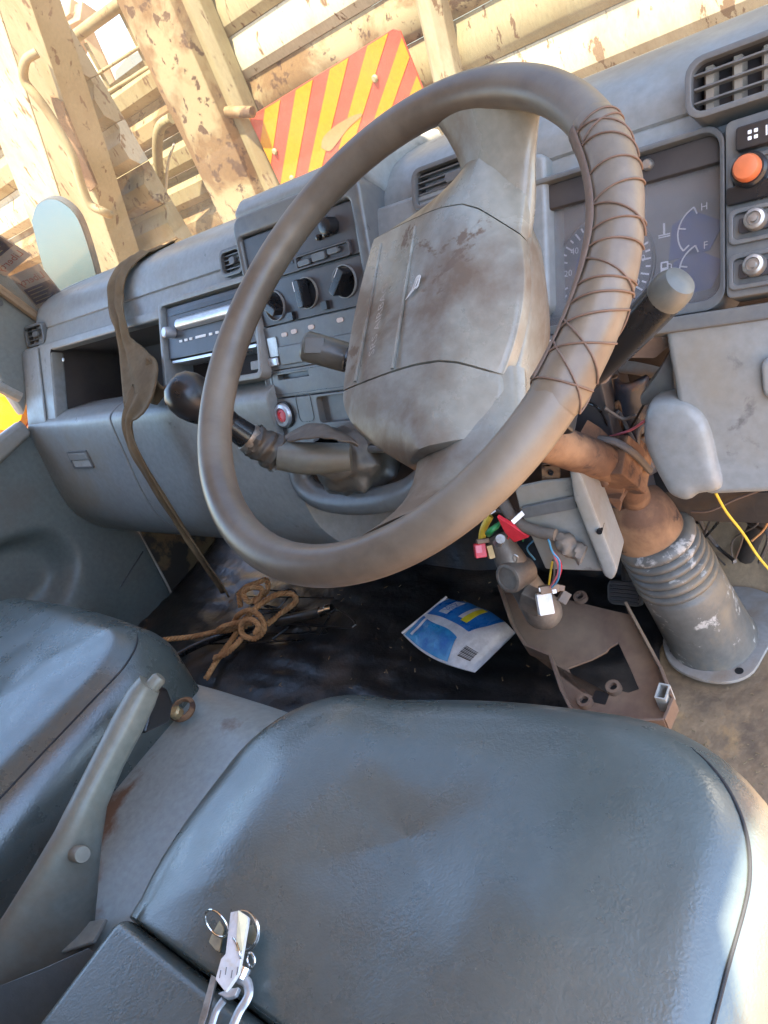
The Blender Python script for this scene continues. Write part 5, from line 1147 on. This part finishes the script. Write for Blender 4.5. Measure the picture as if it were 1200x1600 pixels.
rt = thing('sisal_rope', 'knotted orange brown rope lying on the black mat', 'rope', at(380, 980, Z=0.03))
def rz(*l): return [at(x, y, Z=z) for x, y, z in l]
rope(rz((225, 1006, 0.10), (262, 999, 0.07), (300, 995, 0.05), (335, 988, 0.05), (360, 984, 0.06), (385, 978, 0.07)), 0.0062, 'strand', rt)
rope(rz((322, 1060, 0.04), (340, 1030, 0.035), (362, 1000, 0.04), (378, 975, 0.06), (400, 950, 0.08), (430, 930, 0.075), (455, 928, 0.06), (462, 940, 0.05), (440, 958, 0.05), (418, 975, 0.06)), 0.0062, 'loop_strand', rt)
rope(rz((366, 972, 0.05), (374, 960, 0.08), (392, 954, 0.095), (408, 966, 0.09), (412, 985, 0.075), (398, 998, 0.06), (380, 992, 0.07), (378, 975, 0.095), (392, 968, 0.105), (404, 978, 0.10), (398, 990, 0.09)), 0.0062, 'knot', rt)
rope(rz((376, 948, 0.05), (374, 930, 0.07), (384, 918, 0.085), (404, 910, 0.09), (416, 906, 0.08), (418, 922, 0.07), (404, 934, 0.075), (388, 940, 0.085), (380, 926, 0.10), (394, 918, 0.11), (410, 922, 0.10), (400, 945, 0.07)), 0.0062, 'coil', rt)
rope(rz((340, 985, 0.06), (352, 978, 0.08), (380, 972, 0.085), (392, 975, 0.07)), 0.0062, 'short_strand', rt)
rope(rz((335, 1028, 0.05), (352, 1022, 0.055), (368, 1008, 0.06), (380, 994, 0.06)), 0.0062, 'loose_end', rt)

# jack handle, cable, debris
t = thing('jack_handle', 'dark steel rod with bright socket tip on the mat', 'rod', at(475, 965, Z=0.03))
MB().tube([at(432, 972, Z=0.04), at(500, 956, Z=0.045)], 0.011, 14).build('shaft', mat('dark_steel', (0.06, 0.055, 0.05), 0.4, (0.12, 0.09, 0.06), 20, (0.45, 0.7), metal=0.6), t)
MB().tube([at(498, 957, Z=0.045), at(508, 954, Z=0.045), at(510, 953, Z=0.045), at(519, 951, Z=0.045)], [0.009, 0.009, 0.012, 0.011], 14).build('tip', CHR, t)
tag(MB().tube(smooth(rz((230, 1050, 0.06), (260, 1034, 0.05), (300, 1012, 0.045), (345, 994, 0.04), (400, 982, 0.035)), 6), 0.009, 10).build('black_hose', BLK), 'black rubber hose under the rope', 'hose')
random.seed(11)
db = MB()
for k in range(60):
    px, py = random.uniform(420, 880), random.uniform(905, 1075); c = at(px, py, Z=0.027); g = random.uniform(0, 6.28); l = random.uniform(0.003, 0.010)
    db.box(c, (l, random.uniform(0.0008, 0.002), 0.001), Matrix.Rotation(g, 3, 'Z'))
for k in range(240):
    c = V((random.uniform(-0.05, 0.35), random.choice([random.uniform(0.42, 0.8), random.gauss(0.55, 0.04)]), 0.007)); db.box(c, (random.uniform(0.001, 0.007), random.uniform(0.0006, 0.002), 0.0012), Matrix.Rotation(random.uniform(0, 6.28), 3, 'Z'))
o = db.build('floor_litter', mat('straw_bits', (0.20, 0.14, 0.075), 0.9)); o['kind'] = 'stuff'; o['label'] = 'bits of straw and grit scattered on the cab floor'; o['category'] = 'litter'
random.seed(5); tb_ = MB()
for k in range(7):
    x0, y0 = random.uniform(395, 560), random.uniform(925, 990); pts = [at(x0 + random.uniform(-60, 60) * j * 0.5, y0 + random.uniform(-22, 22), Z=0.028 + 0.015 * random.random()) for j in range(5)]
    tb_.tube(smooth(pts, 6), 0.0022, 6)
o = tb_.build('tangled_cord', BLK); o['label'] = 'tangle of thin black cords around the rope'; o['category'] = 'cord'; o['kind'] = 'stuff'

# ------------------------------------------------------------------ brown strap over the dash
sp = [((222, 430), dict(Y=0.92), 46), ((205, 434), dict(Y=0.845), 46), ((190, 446), dict(Y=0.805), 44), ((184, 470), dict(Y=0.778), 34), ((190, 500), dict(Y=0.745), 26), ((201, 545), dict(Y=0.715), 34), ((216, 585), dict(Y=0.67), 62), ((224, 615), dict(Y=0.635), 72), ((203, 655), dict(Y=0.602), 26), ((212, 700), dict(Y=0.574), 26), ((240, 750), dict(Y=0.560), 25), ((280, 815), dict(Y=0.560), 25), ((318, 872), dict(Y=0.565), 22), ((352, 924), dict(Y=0.58), 20)]
cp = [at(*q[0], **q[1]) for q in sp]
sx_ = cp[3].x
for i_, (yy, zz, dx) in enumerate([(0.94, 0.789, 0.012), (0.865, 0.794, 0.008), (0.812, 0.781, 0.002)]): cp[i_] = V((sx_ + dx, yy, zz))
cw = [q[2] * 1.32 * depth(p) / F / 2 for q, p in zip(sp, cp)]
cps = smooth(cp, 8); cws = smooth1(cw, 8)
def strapf(u, v):
    s_ = u * (len(cps) - 1); i = min(int(s_), len(cps) - 2); f = s_ - i; p = cps[i].lerp(cps[i + 1], f); w_ = lerp(cws[i], cws[i + 1], f)
    tg = (cps[min(i + 2, len(cps) - 1)] - cps[max(i - 1, 0)]).normalized(); a = V((1, -0.1, 0.0)); a = (a - tg * a.dot(tg)).normalized(); n = tg.cross(a)
    if n.y > 0: n = -n
    x = 2 * v - 1
    return p + a * w_ * x + n * (0.004 + 0.0035 * math.sin(v * 11 + u * 4) * (1 - 0.3 * abs(x)) + 0.003 * nz((u * 14, v * 3, 0), 1.3))
st_ = thing('cloth_strap', 'brown cloth strap draped over the dashboard down to the floor', 'strap', at(352, 924, Y=0.58))
MB().grid(strapf, 130, 22).build('band', CLO, st_, solid=0.0025)
MB().grid(lambda u, v: at(lerp(228, 262 - 18 * v, u), lerp(560 + 50 * v, 612 + 22 * v, u) , Y=lerp(0.69, 0.66, u) - 0.012) + V((0, 0.006 * math.sin(u * 7), 0)), 14, 8).build('torn_flap', CLO, st_, solid=0.002)
MB().tube(smooth([at(258, 602, Y=0.655), at(262, 616, Y=0.65), at(259, 632, Y=0.648)], 4), 0.002, 6).build('frayed_end', CRD, st_)

# ------------------------------------------------------------------ keys on the seat
kz = 0.372
ky = thing('key_bunch', 'bunch of keys with white tag and silver clip on the seat', 'keys', at(365, 1500, Z=0.365))
def ringp(c, r1, r2, ang, tilt, n_=40):
    o_ = []
    for k in range(n_):
        g = 2 * math.pi * k / n_; p = V((r1 * math.cos(g), r2 * math.sin(g), 0)); p.rotate(Matrix.Rotation(R(tilt), 3, 'X')); p.rotate(Matrix.Rotation(R(ang), 3, 'Z')); o_.append(c + p)
    return o_
c1 = at(382, 1455, Z=kz + 0.016)
MB().tube(ringp(c1, 0.0155, 0.0155, 20, 35), 0.0009, 8, closed=True).build('split_ring', CHR, ky)
MB().tube([p + V((0, 0, 0.0018)) for p in ringp(c1, 0.0150, 0.0150, 20, 35)], 0.0008, 8, closed=True).build('split_ring', CHR, ky)
MB().tube(ringp(at(338, 1443, Z=kz + 0.026), 0.0135, 0.0125, 10, 62), 0.0010, 8, closed=True).build('split_ring', CHR, ky)
MB().tube(ringp(at(368, 1488, Z=kz + 0.018), 0.0125, 0.0105, -20, 55), 0.0009, 8, closed=True).build('wire_ring', CHR, ky)
# folded paper tag
tp = [((360, 1425), 0.024), ((373, 1422), 0.030), ((388, 1432), 0.024), ((378, 1490), 0.022), ((372, 1520), 0.022), ((352, 1550), 0.018), ((336, 1530), 0.018), ((345, 1498), 0.022), ((352, 1490), 0.024)]
MB().prism([at(*p, Z=kz + z_) for p, z_ in tp], (0, 0, -0.004)).build('paper_tag', mat('paper_tag', (0.80, 0.74, 0.70), 0.6, (0.7, 0.58, 0.42), 60, (0.5, 0.7)), ky, bevel=0.0007)
MB().prism([at(373, 1423, Z=kz + 0.0305), at(387, 1433, Z=kz + 0.0245), at(379, 1486, Z=kz + 0.0225), at(369, 1486, Z=kz + 0.0235)], (0, 0, 0.0006)).build('tag_fold', mat('cream_tag', (0.78, 0.66, 0.42), 0.6), ky)
b = MB()
for k in range(4):
    a = at(343 + 9 * k, 1528 - 5 * (k % 2), Z=kz + 0.0226); c = at(345 + 9 * k, 1516 - 5 * (k % 2), Z=kz + 0.0226); b.tube([a, c], 0.0004, 5)
b.build('pen_marks', GRW, ky)
for pts, m_ in (([(333, 1462), (345, 1440), (352, 1452), (345, 1490), (338, 1486), (328, 1474)], 'a'), ([(386, 1450), (398, 1446), (404, 1462), (398, 1478), (388, 1474)], 'b')):
    MB().prism([at(*p, Z=kz + 0.010) for p in pts], (0, 0, 0.0025)).build('key_head', mat('brass_key_' + m_, (0.42, 0.36, 0.22), 0.35, (0.3, 0.25, 0.18), 60, (0.4, 0.7), metal=0.8), ky, bevel=0.0006)
MB().prism([at(333, 1525, Z=kz + 0.008), at(341, 1530, Z=kz + 0.008), at(327, 1590, Z=kz + 0.006), at(318, 1612, Z=kz + 0.006), at(310, 1608, Z=kz + 0.006), at(316, 1588, Z=kz + 0.006)], (0, 0, 0.003)).build('key_blade', MET, ky, bevel=0.0005)
cb = smooth([at(374, 1528, Z=kz + 0.012), at(386, 1536, Z=kz + 0.012), at(388, 1556, Z=kz + 0.012), at(374, 1580, Z=kz + 0.010), at(362, 1608, Z=kz + 0.008), at(350, 1640, Z=kz + 0.006)], 6)
cl_ = MB().tube(cb, 0.0042, 12, flat=0.6).build('clip_frame', SIL, ky)
MB().tube(smooth([at(350, 1562, Z=kz + 0.012), at(338, 1580, Z=kz + 0.010), at(328, 1612, Z=kz + 0.008)], 5), 0.0036, 12, flat=0.6).build('clip_gate', SIL, ky)
MB().prism([at(344, 1556, Z=kz + 0.011), at(358, 1564, Z=kz + 0.011), at(372, 1560, Z=kz + 0.011), at(378, 1546, Z=kz + 0.011), at(366, 1548, Z=kz + 0.011)], (0, 0, 0.005)).build('clip_head', SIL, ky, bevel=0.001)
MB().tube([at(376, 1530, Z=kz + 0.012), at(384, 1512, Z=kz + 0.013)], 0.0055, 14).build('swivel', CHR, ky)
MB().tube(ringp(at(392, 1500, Z=kz + 0.014), 0.005, 0.005, 0, 40, 20), 0.0012, 8, closed=True).build('link', CHR, ky)

# ------------------------------------------------------------------ outside: side mirror
mr = thing('side_mirror', 'passenger side mirror outside the windscreen reflecting pale sky', 'mirror', (-1.62, 1.1, 0.72))
mc = at(98, 392, X=-1.60); mn = (CAM - mc).normalized(); want = V((-0.15, -0.98, 0.03)).normalized(); mn = (mn + want).normalized()
MPn = Pl(mc, mn, AX)
mo = [MPn.uv(*p) for p in [(50, 345), (58, 322), (78, 311), (100, 318), (122, 342), (140, 392), (152, 440), (150, 462), (130, 474), (100, 470), (84, 456), (66, 410)]]
mo = [tuple(p)[:2] for p in smooth([V((*p, 0)) for p in mo + [mo[0]]], 4)][:-1]
ctr = (sum(p[0] for p in mo) / len(mo), sum(p[1] for p in mo) / len(mo))
big = [(ctr[0] + (p[0] - ctr[0]) * 1.04, ctr[1] + (p[1] - ctr[1]) * 1.03) for p in mo]
MB().slab(MPn, mo, 0.0, 0.002).build('mirror_glass', MIR, mr)
MB().slab(MPn, big, -0.03, -0.001).build('housing', mat('mirror_shell', (0.10, 0.11, 0.12), 0.5), mr, bevel=0.006)
MB().tube(smooth([MPn.P(ctr[0], ctr[1], -0.04), MPn.P(ctr[0] + 0.1, ctr[1] - 0.2, -0.06), V((XL, 0.82, 0.70))], 6), 0.012, 10).build('stay', BLK, mr)

# ------------------------------------------------------------------ outside: lorry body ahead
lo = thing('parked_lorry', 'tall peeling cream steel lorry body parked in front of the windscreen', 'lorry body', (-0.6, 2.3, -0.75))
def board(x0, x1, z, hgt, y, m_, par, dp=0.017):
    pr = [(y + 0.05, z), (y, z), (y - dp, z + hgt * 0.22), (y - dp, z + hgt * 0.60), (y, z + hgt * 0.86), (y, z + hgt * 0.985), (y + 0.05, z + hgt * 0.985)]
    return MB().loft([[V((x, a + 0.003 * nz((x, 0, c), 3), c + 0.003 * nz((x, 3, c), 2))) for a, c in pr] for x in [lerp(x0, x1, k / 10) for k in range(11)]]).build('board', m_, par, bevel=0.0012)
z = -0.15
k = 0
while z < 1.9:
    board(-1.90, 1.6, z, 0.145, 2.32, (CRW, CRM, CRR, CRW, CRM)[k % 5] if z > 0.52 else CRR, lo); z += 0.145; k += 1
# uprights on the body
def upright(px0, px1, y, wid, dp, m_, nm, label=None, ext=1.0):
    a = at(*px0, Y=y); b = at(*px1, Y=y); d = (a - b).normalized(); a = a + d * ext; b = b - d * ext; sx = V((1, 0, 0)); sx = (sx - d * sx.dot(d)).normalized(); n = V((0, -1, 0))
    rings = []
    for k in range(25):
        c = b.lerp(a, k / 24); e = 0.004 * nz(c, 5)
        rings.append([c + sx * (-wid / 2) + V((0, dp, 0)), c + sx * (-wid / 2 + e), c + sx * (-wid * 0.22) + n * 0.028, c + sx * (wid * 0.22 + e) + n * 0.028, c + sx * (wid / 2), c + sx * (wid / 2) + V((0, dp, 0))])
    o = MB().loft(rings).build(nm, m_, lo, bevel=0.004)
    if label: o['label'] = label
    return o
upright((222, 0), (374, 330), 2.16, 0.26, 0.15, CRR, 'post', 'rusty peeling corner post')
upright((305, 20), (438, 330), 2.24, 0.09, 0.06, CRM, 'post', 'narrow cream strip beside the corner post')
upright((668, 0), (690, 100), 2.26, 0.085, 0.05, CRW, 'post', 'pale thin upright right of the striped sign')
MB().tube([at(345, 175, Y=2.2) + V((0, 0, .0)), at(395, 175, Y=2.2)], 0.02, 10).build('hinge_pin', CRR, lo)

# left lorry corner: broad cream post with pipe handle
lp = thing('lorry_post', 'broad cream painted steel post at the upper left', 'post', at(160, 430, Y=2.0))
def lpost(x0t, x0b, x1t, x1b, y, dp, m_, nm):
    q = [at(*x0t, Y=y), at(*x1t, Y=y), at(*x1b, Y=y), at(*x0b, Y=y)]
    up = 0.8; q[0] += (q[0] - q[3]).normalized() * up; q[1] += (q[1] - q[2]).normalized() * up; q[3] += (q[3] - q[0]).normalized() * up; q[2] += (q[2] - q[1]).normalized() * up
    rings = [[q[3].lerp(q[0], k / 20) + V((0.006 * nz((0, 0, k), .4), 0, 0)), q[2].lerp(q[1], k / 20), q[2].lerp(q[1], k / 20) + V((0, dp, 0)), q[3].lerp(q[0], k / 20) + V((0, dp, 0))] for k in range(21)]
    return MB().loft(rings).build(nm, m_, lp, bevel=0.008)
lpost((-6, 0), (135, 430), (46, 0), (192, 430), 2.05, 0.14, CRM, 'right_face')
lpost((-90, 0), (80, 430), (-7, 0), (134, 430), 2.09, 0.10, CRW, 'left_face')
MB().tube(smooth([at(58, 82, Y=2.02), at(40, 95, Y=1.98), at(38, 125, Y=1.97), at(58, 152, Y=1.97), at(78, 180, Y=1.98), at(112, 240, Y=1.98), at(126, 285, Y=1.97), at(140, 318, Y=1.97), at(160, 330, Y=1.99), at(172, 336, Y=2.03)], 6), 0.018, 12).build('pipe_handle', CRM, lp)
MB().prism([at(78, 150, Y=2.035), at(95, 160, Y=2.035), at(150, 290, Y=2.035), at(140, 300, Y=2.035), at(112, 250, Y=2.035)], (0, 0.012, 0)).build('rust_scab', RUS, lp)
ll = thing('cream_lorry', 'cream corrugated lorry side panels at the far left edge', 'lorry body', at(40, 300, Y=2.2))
z = -0.2; k = 0
while z < 2.4:
    board(-5.2, -2.75, z, 0.19, 2.35, (CRW, CRM, CRR)[k % 3], ll, 0.04); z += 0.19; k += 1

# inner wall seen between the posts, with rails on top
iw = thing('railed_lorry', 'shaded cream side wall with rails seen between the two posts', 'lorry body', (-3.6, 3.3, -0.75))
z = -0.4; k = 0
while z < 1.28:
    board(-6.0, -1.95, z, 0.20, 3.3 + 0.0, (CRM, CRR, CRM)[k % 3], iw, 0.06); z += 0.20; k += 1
for zz, rr_ in ((1.345, 0.012), (1.45, 0.010), (1.66, 0.035)):
    MB().tube([V((-6, 3.3, zz + 0.12)), V((-1.95, 3.25, zz - 0.07))], rr_, 10).build('rail', CRM, iw)
for x in [-5.6 + 0.42 * k for k in range(9)]:
    MB().tube([V((x, 3.3, 1.25)), V((x + 0.05, 3.28, 1.63))], 0.012, 8).build('rail_post', CRM, iw)
MB().tube(smooth([at(268, 185, Y=3.1), at(250, 200, Y=3.08), at(246, 240, Y=3.08), at(252, 300, Y=3.1)], 6), 0.03, 12).build('bent_pipe', CRM, iw)
MB().tube(smooth([at(272, 225, Y=3.1), at(262, 260, Y=3.1), at(258, 330, Y=3.1)], 6), 0.008, 8).build('hanging_wire', WHT, iw)

# far frame building against the sky
fb = thing('roof_frame', 'tan timber roof frame of a building against the blue sky', 'building', at(140, 120, Y=7.0))
TAN = mat('tan_timber', (0.45, 0.32, 0.19), 0.8, (0.32, 0.2, 0.11), 4, (0.4, 0.7))
def beam(p, q, wd, nm='beam', y=7.0): 
    MB().tube([at(*p, Y=y), at(*q, Y=y)], wd, 4).build(nm, TAN, fb, bevel=0.01)
beam((122, 16), (190, 170), 0.10); beam((122, 16), (60, 70), 0.14); beam((128, 20), (130, 80), 0.07); beam((100, 45), (140, 25), 0.16)
MB().prism([at(180, 112, Y=9.0), at(200, 88, Y=9.0), at(222, 118, Y=9.0), at(224, 170, Y=9.0), at(186, 180, Y=9.0)], (0, 1.2, 0)).build('grey_gable', mat('grey_sheet', (0.22, 0.24, 0.22), 0.7), fb)
MB().prism([at(120, 90, Y=10.0), at(260, 70, Y=10.0), at(270, 240, Y=10.0), at(130, 260, Y=10.0)], (0, 1.0, 0)).build('wall', mat('pale_wall', (0.62, 0.55, 0.42), 0.9), fb)

# striped hazard plate bolted to the body
sg = thing('hazard_plate', 'red and yellow diagonal striped hazard plate on the lorry body', 'hazard plate', at(520, 300, Y=2.24))
SP = Pl((0, 2.235, 0.8), (0, -1, 0.0))
TL, TR, BR, BL = [V(SP.uv(*p)) for p in ((388, 184), (622, 40), (672, 166), (455, 324))]
def sq_(s, t): return tuple(TL.lerp(TR, s).lerp(BL.lerp(BR, s), t))
MB().slab(SP, [sq_(0, 0), sq_(0.97, 0.0), sq_(1, 0.06), sq_(1, 1), sq_(0, 1)], -0.006, 0.0).build('backing', SGR, sg, bevel=0.002)
# stripes: bands that run across, slanted, clipped to the plate
def clip(poly, a, b, c):
    o_ = []
    for i in range(len(poly)):
        p, q = poly[i], poly[(i + 1) % len(poly)]; fp, fq = a * p[0] + b * p[1] + c, a * q[0] + b * q[1] + c
        if fp >= 0: o_.append(p)
        if (fp >= 0) != (fq >= 0): t_ = fp / (fp - fq); o_.append((lerp(p[0], q[0], t_), lerp(p[1], q[1], t_)))
    return o_
slant = 0.50
for k in range(-4, 9):
    s0 = 0.137 + k * 0.232 ; s1 = s0 + 0.118
    poly = [(0.004, 0.012), (0.996, 0.012), (0.996, 0.99), (0.004, 0.99)]
    poly = clip(poly, 1, slant, -s0); poly = clip(poly, -1, -slant, s1) if len(poly) > 2 else poly
    if len(poly) > 2: MB().slab(SP, [sq_(*p) for p in poly], 0.0004, 0.0016).build('yellow_stripe', SGY, sg)
ws = [sq_(*p) for p in [(0.36, 0.66), (0.40, 0.58), (0.50, 0.55), (0.62, 0.57), (0.66, 0.62), (0.56, 0.65), (0.47, 0.71), (0.40, 0.74)]]
MB().slab(SP, [tuple(p)[:2] for p in smooth([V((*p, 0)) for p in ws + [ws[0]]], 4)][:-1], 0.002, 0.003).build('scuff_patch', SGB, sg)
for p in ((0.07, 0.42), (0.80, 0.36), (0.10, 0.75)): MB().lathe([(0.012, 0.001), (0.012, 0.006), (0.008, 0.010), (0, 0.010)], SP.P(*sq_(*p)), SP.n, 12).build('bolt', CRM, sg)

for o in bpy.data.objects:
    if '_o' in o: del o['_o']
